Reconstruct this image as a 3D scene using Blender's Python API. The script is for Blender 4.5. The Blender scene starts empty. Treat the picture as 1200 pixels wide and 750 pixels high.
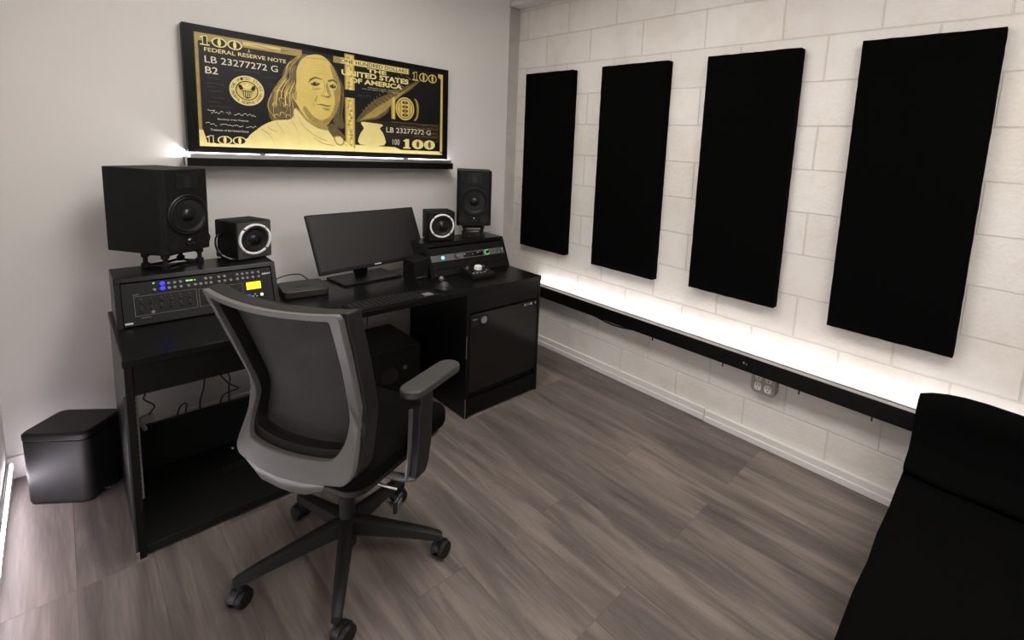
import bpy, bmesh, math, random
from mathutils import Vector, Matrix
random.seed(7)
C = bpy.context.scene.collection
PI = math.pi
sc = bpy.context.scene

# ---------------------------------------------------------------- materials
def rgb(c): return (c[0], c[1], c[2], 1.0)
def mat(name, col, rough=0.5, metal=0.0, spec=0.5, bump=0.0, bscale=200.0, var=0.0, vscale=8.0, emit=None, estr=0.0, coat=0.0, sheen=0.0):
    m = bpy.data.materials.new(name); m.use_nodes = True
    nt = m.node_tree; b = nt.nodes['Principled BSDF']
    b.inputs['Base Color'].default_value = rgb(col)
    b.inputs['Roughness'].default_value = rough
    b.inputs['Metallic'].default_value = metal
    b.inputs['Specular IOR Level'].default_value = spec
    b.inputs['Coat Weight'].default_value = coat
    b.inputs['Sheen Weight'].default_value = sheen
    tc = nt.nodes.new('ShaderNodeTexCoord')
    if var > 0:
        n = nt.nodes.new('ShaderNodeTexNoise'); n.inputs['Scale'].default_value = vscale; n.inputs['Detail'].default_value = 5
        r = nt.nodes.new('ShaderNodeValToRGB')
        r.color_ramp.elements[0].position = .3; r.color_ramp.elements[1].position = .7
        r.color_ramp.elements[0].color = rgb([x*(1-var) for x in col]); r.color_ramp.elements[1].color = rgb([min(1, x*(1+var)) for x in col])
        nt.links.new(tc.outputs['Object'], n.inputs['Vector']); nt.links.new(n.outputs['Fac'], r.inputs['Fac'])
        nt.links.new(r.outputs['Color'], b.inputs['Base Color'])
    if bump > 0:
        n = nt.nodes.new('ShaderNodeTexNoise'); n.inputs['Scale'].default_value = bscale; n.inputs['Detail'].default_value = 3
        bp = nt.nodes.new('ShaderNodeBump'); bp.inputs['Strength'].default_value = bump; bp.inputs['Distance'].default_value = .002
        nt.links.new(tc.outputs['Object'], n.inputs['Vector']); nt.links.new(n.outputs['Fac'], bp.inputs['Height'])
        nt.links.new(bp.outputs['Normal'], b.inputs['Normal'])
    if emit:
        b.inputs['Emission Color'].default_value = rgb(emit); b.inputs['Emission Strength'].default_value = estr
    return m

M = {}
M['plaster'] = mat('wall_plaster', (.70, .672, .645), .75, bump=.25, bscale=60, var=.03, vscale=1.5)
M['white_paint'] = mat('white_paint', (.74, .71, .68), .6, bump=.3, bscale=40, var=.05, vscale=4)
M['grey_gap'] = mat('shaded_gap', (.48, .45, .42), .8, var=.08)  # corner recess: its shade is put into a darker grey wall colour
M['ceiling'] = mat('ceiling_paint', (.72, .70, .68), .8)
M['felt'] = mat('black_acoustic_fabric', (.0024, .0024, .0024), 1.0, spec=.03, bump=.5, bscale=500)
M['sofa'] = mat('black_sofa_fabric', (.0025, .0025, .0025), 1.0, spec=.03, bump=.6, bscale=260)
M['laminate'] = None
M['black_plastic'] = mat('black_plastic', (.0055, .0055, .0058), .45, spec=.35, bump=.1, bscale=600)
M['chair_plastic'] = mat('chair_black_plastic', (.0095, .0092, .009), .5, spec=.35, bump=.1, bscale=600)
M['matte_black'] = mat('matte_black_vinyl', (.0040, .0044, .0036), .62, spec=.25, bump=.15, bscale=300)
M['gloss_black'] = mat('gloss_black', (.004, .004, .004), .14)
M['cone'] = mat('woofer_cone', (.006, .006, .0065), .28, spec=.4)
M['seatfab'] = mat('black_seat_fabric', (.0042, .004, .004), 1.0, spec=.05, bump=.5, bscale=500)
M['rubber'] = mat('rubber', (.005, .005, .005), .55, spec=.35)
M['silver_plastic'] = mat('silver_grey_plastic', (.145, .139, .133), .38, metal=.25, bump=.08, bscale=700)
M['arm_grey'] = mat('dark_grey_pad', (.034, .033, .032), .5, bump=.15, bscale=500)
M['metal'] = mat('brushed_metal', (.55, .54, .53), .3, metal=1.0)
M['chrome'] = mat('chrome', (.8, .8, .8), .12, metal=1.0)
M['dark_metal'] = mat('dark_metal', (.06, .06, .06), .4, metal=.8)
M['edging'] = mat('grey_edging', (.26, .25, .24), .5)
M['rail'] = mat('rack_rail_zinc', (.36, .35, .33), .5, metal=.3)
M['white_ring'] = mat('white_trim_ring', (.82, .82, .82), .3)
M['grey_face'] = mat('grey_baffle', (.045, .042, .042), .38)
M['screen'] = mat('matte_display', (.012, .011, .0115), .42, spec=.7)
M['case_grey'] = mat('dark_grey_case', (.018, .017, .017), .5)
M['key'] = mat('keycap_black', (.009, .009, .009), .55, spec=.3)
M['btn_grey'] = mat('button_grey', (.20, .20, .22), .4)
M['mark'] = mat('pale_marking', (.55, .55, .55), .6)
M['outline'] = mat('panel_outline', (.16, .155, .15), .6)
M['face'] = mat('rack_faceplate', (.003, .003, .0032), .5, spec=.25, bump=.1, bscale=400)
M['interface'] = mat('interface_faceplate', (.13, .13, .135), .42, metal=.3)
M['led_blue'] = mat('lit_button_blue', (.02, .02, .4), .4, emit=(.012, .015, 1.0), estr=1.6)
M['led_cyan'] = mat('lit_button_cyan', (.1, .4, .5), .4, emit=(.25, .75, 1.0), estr=1.1)
M['led_green'] = mat('lit_green', (.1, .5, .1), .4, emit=(.12, .8, .2), estr=.8)
M['led_lime'] = mat('lit_lime', (.3, .5, .1), .4, emit=(.4, .9, .15), estr=.9)
M['lcd'] = mat('lit_amber_display', (.6, .5, .0), .4, emit=(1.0, .75, .0), estr=1.25)
M['ivory'] = mat('ivory_socket', (.72, .69, .62), .45)
M['plate'] = mat('steel_cover_plate', (.42, .40, .37), .38, metal=.7)
M['slot'] = mat('socket_slot', (.01, .01, .01), .7)
M['cable'] = mat('black_cable', (.012, .012, .012), .55)
M['grey_cable'] = mat('grey_power_strip', (.42, .40, .39), .55)
M['canvas_edge'] = mat('picture_black_border', (.0032, .003, .0032), .35, spec=.15)
M['print_black'] = mat('print_black', (.0045, .004, .0045), .4, spec=.3)
M['gold'] = mat('print_gold', (.68, .52, .13), .45, var=.08, vscale=14)
M['gold_light'] = mat('print_light_gold', (.78, .66, .26), .45, var=.05, vscale=20)
M['gold_mid'] = mat('print_mid_gold', (.36, .26, .065), .45, var=.14, vscale=30)
M['gold_dark'] = mat('print_brown_gold', (.11, .078, .026), .45, var=.2, vscale=30)
M['print_cream'] = mat('print_cream', (.72, .66, .50), .5)
M['print_dim'] = mat('print_dim_grey', (.055, .05, .045), .5)
M['led_strip'] = mat('led_strip_white', (.9, .9, .9), .5, emit=(1.0, .955, .945), estr=54)
M['led_shelf'] = mat('led_channel_white', (.9, .9, .9), .5, emit=(.93, .93, 1.0), estr=50)
M['diode'] = mat('bright_end_diode', (.9, .9, .9), .5, emit=(1.0, .98, .93), estr=800)
M['channel_cover'] = mat('frosted_channel_cover', (.8, .8, .82), .3, emit=(.90, .88, 1.0), estr=11)
M['led_left'] = mat('led_strip_cool', (.9, .9, .9), .5, emit=(.95, .88, 1.0), estr=34)
M['lamp'] = mat('ceiling_lamp_diffuser', (.9, .9, .9), .5, emit=(1.0, .958, .91), estr=17.5)
M['bin'] = mat('bin_satin_black_steel', (.045, .044, .043), .6, metal=.8, bump=.03, bscale=300)
M['bin_lid'] = mat('bin_lid_black', (.013, .013, .013), .45, bump=.05)

def laminate():
    m = bpy.data.materials.new('black_brown_laminate'); m.use_nodes = True
    nt = m.node_tree; b = nt.nodes['Principled BSDF']
    tc = nt.nodes.new('ShaderNodeTexCoord'); mp = nt.nodes.new('ShaderNodeMapping'); mp.inputs['Scale'].default_value = (2, 40, 40)
    n = nt.nodes.new('ShaderNodeTexNoise'); n.inputs['Scale'].default_value = 3; n.inputs['Detail'].default_value = 6
    r = nt.nodes.new('ShaderNodeValToRGB'); r.color_ramp.elements[0].color = (.0022, .0021, .002, 1); r.color_ramp.elements[1].color = (.0058, .0053, .005, 1)
    bp = nt.nodes.new('ShaderNodeBump'); bp.inputs['Strength'].default_value = .18; bp.inputs['Distance'].default_value = .001
    nt.links.new(tc.outputs['Object'], mp.inputs['Vector']); nt.links.new(mp.outputs['Vector'], n.inputs['Vector'])
    nt.links.new(n.outputs['Fac'], r.inputs['Fac']); nt.links.new(r.outputs['Color'], b.inputs['Base Color'])
    nt.links.new(n.outputs['Fac'], bp.inputs['Height']); nt.links.new(bp.outputs['Normal'], b.inputs['Normal'])
    b.inputs['Roughness'].default_value = .3; b.inputs['Specular IOR Level'].default_value = .22
    return m
M['laminate'] = laminate()

def block_wall():
    m = bpy.data.materials.new('painted_block_wall'); m.use_nodes = True
    nt = m.node_tree; L = nt.links; b = nt.nodes['Principled BSDF']
    tc = nt.nodes.new('ShaderNodeTexCoord'); sx = nt.nodes.new('ShaderNodeSeparateXYZ'); L.new(tc.outputs['Object'], sx.inputs[0])
    my = nt.nodes.new('ShaderNodeMath'); my.operation = 'MULTIPLY_ADD'; my.inputs[1].default_value = -1; my.inputs[2].default_value = -.095 + .4365*4
    L.new(sx.outputs['Y'], my.inputs[0])
    mz = nt.nodes.new('ShaderNodeMath'); mz.operation = 'ADD'; mz.inputs[1].default_value = -.0175; L.new(sx.outputs['Z'], mz.inputs[0])
    cb = nt.nodes.new('ShaderNodeCombineXYZ'); L.new(my.outputs[0], cb.inputs['X']); L.new(mz.outputs[0], cb.inputs['Y'])
    # slight wobble of joints
    nz = nt.nodes.new('ShaderNodeTexNoise'); nz.inputs['Scale'].default_value = 6; L.new(tc.outputs['Object'], nz.inputs['Vector'])
    vm = nt.nodes.new('ShaderNodeVectorMath'); vm.operation = 'SCALE'; vm.inputs['Scale'].default_value = .008
    L.new(nz.outputs['Color'], vm.inputs[0])
    va = nt.nodes.new('ShaderNodeVectorMath'); va.operation = 'ADD'; L.new(cb.outputs[0], va.inputs[0]); L.new(vm.outputs[0], va.inputs[1])
    br = nt.nodes.new('ShaderNodeTexBrick'); br.offset = .5; br.offset_frequency = 2; br.squash = 1
    br.inputs['Scale'].default_value = 1; br.inputs['Brick Width'].default_value = .4365; br.inputs['Row Height'].default_value = .2125
    br.inputs['Mortar Size'].default_value = .0048; br.inputs['Mortar Smooth'].default_value = .35; br.inputs['Bias'].default_value = 0
    L.new(va.outputs[0], br.inputs['Vector'])
    br.inputs['Color1'].default_value = (.775, .735, .69, 1); br.inputs['Color2'].default_value = (.81, .775, .73, 1); br.inputs['Mortar'].default_value = (.70, .66, .61, 1)
    # worn, thin paint
    n2 = nt.nodes.new('ShaderNodeTexNoise'); n2.inputs['Scale'].default_value = 1.6; n2.inputs['Detail'].default_value = 8; n2.inputs['Roughness'].default_value = .65
    L.new(tc.outputs['Object'], n2.inputs['Vector'])
    r2 = nt.nodes.new('ShaderNodeValToRGB'); r2.color_ramp.elements[0].position = .42; r2.color_ramp.elements[0].color = (.88, .86, .82, 1)
    r2.color_ramp.elements[1].position = .55; r2.color_ramp.elements[1].color = (1, 1, 1, 1); L.new(n2.outputs['Fac'], r2.inputs['Fac'])
    mx = nt.nodes.new('ShaderNodeMix'); mx.data_type = 'RGBA'; mx.blend_type = 'MULTIPLY'; mx.inputs['Factor'].default_value = .7
    L.new(br.outputs['Color'], mx.inputs['A']); L.new(r2.outputs['Color'], mx.inputs['B']); L.new(mx.outputs['Result'], b.inputs['Base Color'])
    # pits
    n3 = nt.nodes.new('ShaderNodeTexNoise'); n3.inputs['Scale'].default_value = 55; n3.inputs['Detail'].default_value = 4; L.new(tc.outputs['Object'], n3.inputs['Vector'])
    n4 = nt.nodes.new('ShaderNodeTexNoise'); n4.inputs['Scale'].default_value = 9; n4.inputs['Detail'].default_value = 5; L.new(tc.outputs['Object'], n4.inputs['Vector'])
    a1 = nt.nodes.new('ShaderNodeMath'); a1.operation = 'MULTIPLY_ADD'; a1.inputs[1].default_value = .6; L.new(n3.outputs['Fac'], a1.inputs[0])
    a0 = nt.nodes.new('ShaderNodeMath'); a0.operation = 'MULTIPLY_ADD'; a0.inputs[1].default_value = -1.5
    L.new(br.outputs['Fac'], a0.inputs[0])
    a2 = nt.nodes.new('ShaderNodeMath'); a2.operation = 'MULTIPLY'; a2.inputs[1].default_value = 1.6; L.new(n4.outputs['Fac'], a2.inputs[0])
    L.new(a2.outputs[0], a0.inputs[2]); L.new(a0.outputs[0], a1.inputs[2])
    bp = nt.nodes.new('ShaderNodeBump'); bp.inputs['Strength'].default_value = .75; bp.inputs['Distance'].default_value = .005
    L.new(a1.outputs[0], bp.inputs['Height']); L.new(bp.outputs['Normal'], b.inputs['Normal'])
    b.inputs['Roughness'].default_value = .6
    return m
M['block'] = block_wall()

def planks():
    m = bpy.data.materials.new('grey_brown_plank_floor'); m.use_nodes = True
    nt = m.node_tree; L = nt.links; b = nt.nodes['Principled BSDF']
    tc = nt.nodes.new('ShaderNodeTexCoord'); mp = nt.nodes.new('ShaderNodeMapping'); mp.inputs['Rotation'].default_value = (0, 0, PI/2); mp.inputs['Location'].default_value = (.37, .05, 0)
    L.new(tc.outputs['Object'], mp.inputs['Vector'])
    def brick(w, h):
        br = nt.nodes.new('ShaderNodeTexBrick'); br.offset = .37; br.offset_frequency = 3
        br.inputs['Scale'].default_value = 1; br.inputs['Brick Width'].default_value = w; br.inputs['Row Height'].default_value = h
        br.inputs['Mortar Size'].default_value = .0012; br.inputs['Mortar Smooth'].default_value = .1
        br.inputs['Color1'].default_value = (0, 0, 0, 1); br.inputs['Color2'].default_value = (1, 1, 1, 1); br.inputs['Mortar'].default_value = (.5, .5, .5, 1)
        L.new(mp.outputs['Vector'], br.inputs['Vector']); return br
    br = brick(1.28, .19)
    # grain, shifted per plank
    sep = nt.nodes.new('ShaderNodeSeparateColor'); L.new(br.outputs['Color'], sep.inputs[0])
    cb = nt.nodes.new('ShaderNodeCombineXYZ')
    mul = nt.nodes.new('ShaderNodeMath'); mul.operation = 'MULTIPLY'; mul.inputs[1].default_value = 17; L.new(sep.outputs[0], mul.inputs[0]); L.new(mul.outputs[0], cb.inputs['Z'])
    ad = nt.nodes.new('ShaderNodeVectorMath'); ad.operation = 'ADD'; L.new(mp.outputs['Vector'], ad.inputs[0]); L.new(cb.outputs[0], ad.inputs[1])
    g = nt.nodes.new('ShaderNodeMapping'); g.inputs['Scale'].default_value = (.7, 6.5, 1); L.new(ad.outputs[0], g.inputs['Vector'])
    n1 = nt.nodes.new('ShaderNodeTexNoise'); n1.inputs['Scale'].default_value = 1.7; n1.inputs['Detail'].default_value = 7; n1.inputs['Roughness'].default_value = .6; n1.inputs['Distortion'].default_value = .7
    L.new(g.outputs[0], n1.inputs['Vector'])
    g2 = nt.nodes.new('ShaderNodeMapping'); g2.inputs['Scale'].default_value = (3, 70, 1); L.new(ad.outputs[0], g2.inputs['Vector'])
    n2 = nt.nodes.new('ShaderNodeTexNoise'); n2.inputs['Scale'].default_value = 2; n2.inputs['Detail'].default_value = 4; L.new(g2.outputs[0], n2.inputs['Vector'])
    r = nt.nodes.new('ShaderNodeValToRGB'); e = r.color_ramp.elements
    e[0].position = .28; e[0].color = (.068, .054, .049, 1); e[1].position = .76; e[1].color = (.272, .228, .198, 1)
    k = e.new(.5); k.color = (.138, .114, .101, 1)
    mixf = nt.nodes.new('ShaderNodeMath'); mixf.operation = 'MULTIPLY_ADD'; mixf.inputs[1].default_value = .2; L.new(n2.outputs['Fac'], mixf.inputs[0])
    s = nt.nodes.new('ShaderNodeMath'); s.operation = 'MULTIPLY_ADD'; s.inputs[1].default_value = .12; L.new(sep.outputs[0], s.inputs[0])
    s2 = nt.nodes.new('ShaderNodeMath'); s2.operation = 'MULTIPLY_ADD'; s2.inputs[1].default_value = .95; s2.inputs[2].default_value = -.125; L.new(n1.outputs['Fac'], s2.inputs[0])
    L.new(s2.outputs[0], s.inputs[2]); L.new(s.outputs[0], mixf.inputs[2]); L.new(mixf.outputs[0], r.inputs['Fac'])
    mx = nt.nodes.new('ShaderNodeMix'); mx.data_type = 'RGBA'; mx.inputs['B'].default_value = (.03, .024, .022, 1)
    L.new(r.outputs['Color'], mx.inputs['A'])
    fm = nt.nodes.new('ShaderNodeMath'); fm.operation = 'MULTIPLY'; fm.inputs[1].default_value = .4; L.new(br.outputs['Fac'], fm.inputs[0]); L.new(fm.outputs[0], mx.inputs['Factor'])
    L.new(mx.outputs['Result'], b.inputs['Base Color'])
    bp = nt.nodes.new('ShaderNodeBump'); bp.inputs['Strength'].default_value = .25; bp.inputs['Distance'].default_value = .001
    L.new(n2.outputs['Fac'], bp.inputs['Height']); L.new(bp.outputs['Normal'], b.inputs['Normal'])
    b.inputs['Roughness'].default_value = .46; b.inputs['Specular IOR Level'].default_value = .4
    return m
M['floor'] = planks()

def mesh_fabric():
    m = bpy.data.materials.new('woven_back_mesh'); m.use_nodes = True
    nt = m.node_tree; L = nt.links; b = nt.nodes['Principled BSDF']; out = nt.nodes['Material Output']
    b.inputs['Base Color'].default_value = (.043, .0415, .0405, 1); b.inputs['Roughness'].default_value = .8
    tr = nt.nodes.new('ShaderNodeBsdfTransparent'); mx = nt.nodes.new('ShaderNodeMixShader'); mx.inputs['Fac'].default_value = .80
    L.new(tr.outputs[0], mx.inputs[1]); L.new(b.outputs[0], mx.inputs[2]); L.new(mx.outputs[0], out.inputs['Surface'])
    tc = nt.nodes.new('ShaderNodeTexCoord'); n = nt.nodes.new('ShaderNodeTexVoronoi'); n.inputs['Scale'].default_value = 260; L.new(tc.outputs['Object'], n.inputs['Vector'])
    bp = nt.nodes.new('ShaderNodeBump'); bp.inputs['Strength'].default_value = .5; bp.inputs['Distance'].default_value = .001
    L.new(n.outputs['Distance'], bp.inputs['Height']); L.new(bp.outputs['Normal'], b.inputs['Normal'])
    return m
M['mesh'] = mesh_fabric()

# ---------------------------------------------------------------- mesh helpers
def new(): return bmesh.new()
def box(bm, c, s, rot=None, bev=0.0, seg=2, mtx=None):
    t = bmesh.new(); bmesh.ops.create_cube(t, size=1)
    bmesh.ops.scale(t, vec=Vector(s), verts=t.verts)
    if bev > 0: bmesh.ops.bevel(t, geom=t.edges[:], offset=bev, segments=seg, profile=.5, affect='EDGES')
    m = Matrix.Translation(Vector(c))
    if rot is not None: m = m @ rot
    if mtx is not None: m = mtx @ m
    t.transform(m); merge(bm, t)
def merge(bm, t):
    me = bpy.data.meshes.new('tmp'); t.to_mesh(me); t.free(); bm.from_mesh(me); bpy.data.meshes.remove(me)
def bb(bm, x0, x1, y0, y1, z0, z1, bev=0.0, mtx=None, seg=2):
    box(bm, ((x0+x1)/2, (y0+y1)/2, (z0+z1)/2), (abs(x1-x0), abs(y1-y0), abs(z1-z0)), None, bev, seg, mtx)
def frame_of(d):
    d = d.normalized(); u = Vector((0, 0, 1)) if abs(d.z) < .95 else Vector((1, 0, 0))
    a = d.cross(u).normalized(); return a, a.cross(d).normalized()
def cyl(bm, p, q, r0, r1=None, n=24, bev=0):
    r1 = r0 if r1 is None else r1; p = Vector(p); q = Vector(q); a, b = frame_of(q-p)
    prof = [(0, r0), (1, r1)]
    A = [bm.verts.new(p + (a*math.cos(2*PI*i/n)+b*math.sin(2*PI*i/n))*r0) for i in range(n)]
    B = [bm.verts.new(q + (a*math.cos(2*PI*i/n)+b*math.sin(2*PI*i/n))*r1) for i in range(n)]
    for i in range(n): bm.faces.new((A[i], A[(i+1) % n], B[(i+1) % n], B[i]))
    bm.faces.new(A[::-1]); bm.faces.new(B)
def lathe(bm, o, axis, prof, n=40, close=True):
    """prof: (distance along axis, radius)"""
    o = Vector(o); ax = Vector(axis).normalized(); a, b = frame_of(ax); rings = []
    for t, r in prof:
        if r < 1e-6: rings.append([bm.verts.new(o+ax*t)])
        else: rings.append([bm.verts.new(o+ax*t+(a*math.cos(2*PI*i/n)+b*math.sin(2*PI*i/n))*r) for i in range(n)])
    for R, S in zip(rings, rings[1:]):
        for i in range(n):
            j = (i+1) % n
            if len(R) == 1 and len(S) == 1: continue
            if len(R) == 1: bm.faces.new((R[0], S[j], S[i]))
            elif len(S) == 1: bm.faces.new((R[i], R[j], S[0]))
            else: bm.faces.new((R[i], R[j], S[j], S[i]))
def tube(bm, pts, r, n=10, smooth=6):
    P = [Vector(p) for p in pts]
    if smooth and len(P) > 2:
        Q = []; E = [P[0]*2-P[1]] + P + [P[-1]*2-P[-2]]
        for i in range(1, len(E)-2):
            p0, p1, p2, p3 = E[i-1:i+3]
            for k in range(smooth):
                t = k/smooth
                Q.append(.5*((2*p1)+(p2-p0)*t+(2*p0-5*p1+4*p2-p3)*t*t+(3*p1-p0-3*p2+p3)*t**3))
        Q.append(P[-1]); P = Q
    prev = None; a = None
    for i, p in enumerate(P):
        d = (P[min(i+1, len(P)-1)]-P[max(i-1, 0)]).normalized()
        if a is None: a, b = frame_of(d)
        else:
            a = (a - d*a.dot(d)).normalized(); b = a.cross(d)
        rr = r[i*(len(r)-1)//(len(P)-1)] if isinstance(r, (list, tuple)) else r
        ring = [bm.verts.new(p+(a*math.cos(2*PI*k/n)+b*math.sin(2*PI*k/n))*rr) for k in range(n)]
        if prev:
            for k in range(n): bm.faces.new((prev[k], prev[(k+1) % n], ring[(k+1) % n], ring[k]))
        else: bm.faces.new(ring[::-1])
        prev = ring
    bm.faces.new(prev)
def prism(bm, pts, fn, t0, t1):
    """extrude 2D outline pts; fn(u,v,t)->Vector"""
    A = [bm.verts.new(fn(u, v, t0)) for u, v in pts]; B = [bm.verts.new(fn(u, v, t1)) for u, v in pts]
    n = len(pts)
    fa = bm.faces.new(A[::-1]); fb = bm.faces.new(B)
    for i in range(n): bm.faces.new((A[i], A[(i+1) % n], B[(i+1) % n], B[i]))
def rrect(w, h, r, n=5, cx=0, cy=0):
    o = []
    for sx, sy, a0 in ((1, 1, 0), (-1, 1, PI/2), (-1, -1, PI), (1, -1, 1.5*PI)):
        for k in range(n+1):
            a = a0+PI/2*k/n; o.append((cx+sx*(w/2-r)+r*math.cos(a), cy+sy*(h/2-r)+r*math.sin(a)))
    return o
def obj(name, bm, m, parent=None, smooth=None, bevel=0.0, subsurf=0):
    bmesh.ops.recalc_face_normals(bm, faces=bm.faces[:])
    me = bpy.data.meshes.new(name); bm.to_mesh(me); bm.free()
    o = bpy.data.objects.new(name, me); C.objects.link(o)
    for x in (m if isinstance(m, (list, tuple)) else [m]): me.materials.append(x)
    if smooth is not None:
        me.polygons.foreach_set('use_smooth', [True]*len(me.polygons))
        if smooth < 170:
            bm2 = bmesh.new(); bm2.from_mesh(me)
            for e in bm2.edges:
                if len(e.link_faces) == 2 and e.calc_face_angle(0) > math.radians(smooth): e.smooth = False
            bm2.to_mesh(me); bm2.free()
    if bevel > 0:
        md = o.modifiers.new('bevel', 'BEVEL'); md.width = bevel; md.segments = 2; md.limit_method = 'ANGLE'; md.angle_limit = math.radians(40)
    if subsurf:
        md = o.modifiers.new('sub', 'SUBSURF'); md.levels = subsurf; md.render_levels = subsurf
    if parent is not None: o.parent = parent
    return o
def tag(o, label, cat, group=None):
    o['label'] = label; o['category'] = cat
    if group: o['group'] = group
    return o
def thing(name, label, cat, loc=(0, 0, 0), rz=0, group=None):
    o = bpy.data.objects.new(name, None); C.objects.link(o); o.location = loc; o.rotation_euler = (0, 0, rz)
    o.empty_display_size = .1
    return tag(o, label, cat, group)
def struct(name, bm, m, **k):
    o = obj(name, bm, m, **k); o['kind'] = 'structure'; return o
def copy_tree(src, parent=None):
    c = src.copy(); C.objects.link(c); c.parent = parent
    for ch in list(src.children): copy_tree(ch, c)
    return c

# ---------------------------------------------------------------- room shell
X0, YF, ZC = -2.70, -5.6, 2.70
b = new(); bb(b, X0-.1, .1, YF-.1, .13, -.1, 0); struct('floor', b, M['floor'])
b = new(); bb(b, X0-.1, .1, YF-.1, .13, ZC, ZC+.1); struct('ceiling', b, M['ceiling'])
b = new(); bb(b, X0-.1, -.11, 0, .04, 0, ZC); struct('wall_back', b, M['plaster'])
b = new(); bb(b, X0-.1, .1, .04, .13, 0, ZC); bb(b, -.11, 0, .016, .04, 0, ZC); struct('trim_1', b, M['grey_gap'])
b = new(); bb(b, 0, .1, YF-.1, .04, 0, ZC); struct('wall_right', b, M['block'])
b = new(); bb(b, X0-.1, X0, YF-.1, 0, 0, ZC); struct('wall_left', b, M['plaster'])
b = new(); bb(b, X0, 0, YF-.1, YF, 0, ZC); struct('wall_front', b, M['plaster'])
# boxed beam along the top of the block wall
b = new(); bb(b, -.10, 0, YF, 0.012, 2.585, ZC, .004); bb(b, -.112, -.10, YF, 0.012, 2.62, ZC, .003); struct('trim_2', b, M['white_paint'])
# baseboard right: two lengths meeting at a joint
b = new()
bb(b, -.014, 0, -1.832, 0.014, 0, .074, .003); bb(b, -.019, 0, YF, -1.836, 0, .070, .003)
bb(b, -.020, 0, -1.832, .014, .0, .036, .003); bb(b, -.026, 0, YF, -1.836, .0, .034, .003)
struct('baseboard_right', b, M['white_paint'])
b = new(); bb(b, X0, -.115, -.013, 0, 0, .10, .003); struct('baseboard_back', b, M['white_paint'])
b = new(); bb(b, X0, X0+.013, YF, -.013, 0, .08, .003); struct('baseboard_left', b, M['white_paint'])

# ceiling lamps (out of view, light the room)
def lamp(x, y, lab, w=.62, d=1.22):
    t = thing('ceiling_lamp', lab, 'ceiling light', (x, y, ZC), group='square ceiling panels lighting the studio')
    b = new(); bb(b, -w/2, w/2, -d/2, d/2, -.045, -.002, .004); obj('lamp_frame', b, M['white_paint'], t)
    b = new(); bb(b, -w/2+.03, w/2-.03, -d/2+.03, d/2-.03, -.052, -.044); obj('diffuser', b, M['lamp'], t)
lamp(-1.55, -1.55, 'square ceiling light panel above the office chair')
lamp(-1.35, -3.7, 'square ceiling light panel above the sofa')

# LED light line at the foot of the left wall
t = thing('led_light_strip', 'white glowing LED strip running low along the left wall', 'light strip', (X0, 0, .081))
b = new(); bb(b, .001, .012, -3.6, -.06, .0, .022, .002); obj('channel', b, M['metal'], t)
b = new(); bb(b, .0122, .018, -3.59, -.07, .003, .020); obj('diffuser', b, M['led_left'], t)

# ---------------------------------------------------------------- black ledge along block wall
t = thing('wall_ledge', 'long black wooden ledge running low along the white block wall', 'ledge', (0, 0, .42))
b = new(); bb(b, -.09, -.001, -4.9, -.30, 0, .068); bb(b, -.09, -.058, -4.9, -.30, .068, .084); obj('ledge_board', b, M['laminate'], t, bevel=.0015)
b = new(); bb(b, -.0905, -.060, -4.9, -.30, .0841, .0855); obj('top_edging', b, M['edging'], t)
b = new(); bb(b, -.0575, -.049, -4.85, -.34, .0682, .0705); obj('led_strip', b, M['led_strip'], t)
for y in (-1.48, -1.95, -2.36, -2.68):
    b = new(); bb(b, -.088, -.082, y-.003, y+.003, -.020, 0); obj('cable_clip', b, M['cable'], t)
b = new(); cyl(b, (-.0902, -2.07, .045), (-.093, -2.07, .045), .006, n=12); obj('screw', b, M['metal'], t)
b = new(); cyl(b, (-.0902, -2.085, .04), (-.093, -2.085, .04), .004, n=12); obj('screw', b, M['metal'], t)
b = new(); tube(b, [(-.02, -.6, .4175), (-.02, -.85, .405), (-.02, -1.0, .385), (-.02, -1.12, .376), (-.02, -1.27, .392), (-.02, -1.36, .4175)], .005)
tag(obj('cable', b, M['cable'], smooth=60), 'thin black cable sagging below the long black wall ledge', 'cable')

# quad outlet
t = thing('power_outlet', 'metal double power outlet on the block wall just below the black ledge', 'outlet', (-.001, -2.165, .37))
b = new(); prism(b, rrect(.135, .135, .03), lambda u, v, q: Vector((-q, u, v)), 0, .038); obj('outlet_box', b, M['plate'], t, bevel=.006, smooth=35)
for sy in (-1, 1):
    for sz in (-1, 1):
        b = new(); prism(b, rrect(.036, .044, .014), lambda u, v, q: Vector((-q, u+sy*.027, v+sz*.027)), .038, .0415)
        s = obj('socket', b, M['ivory'], t, smooth=35)
        b = new()
        for dy, dz, w, h in ((-.007, .006, .003, .011), (.007, .006, .003, .010), (0, -.010, .006, .006)):
            bb(b, -.0422, -.0416, sy*.027+dy-w/2, sy*.027+dy+w/2, sz*.027+dz-h/2, sz*.027+dz+h/2)
        obj('slots', b, M['slot'], s)

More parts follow.
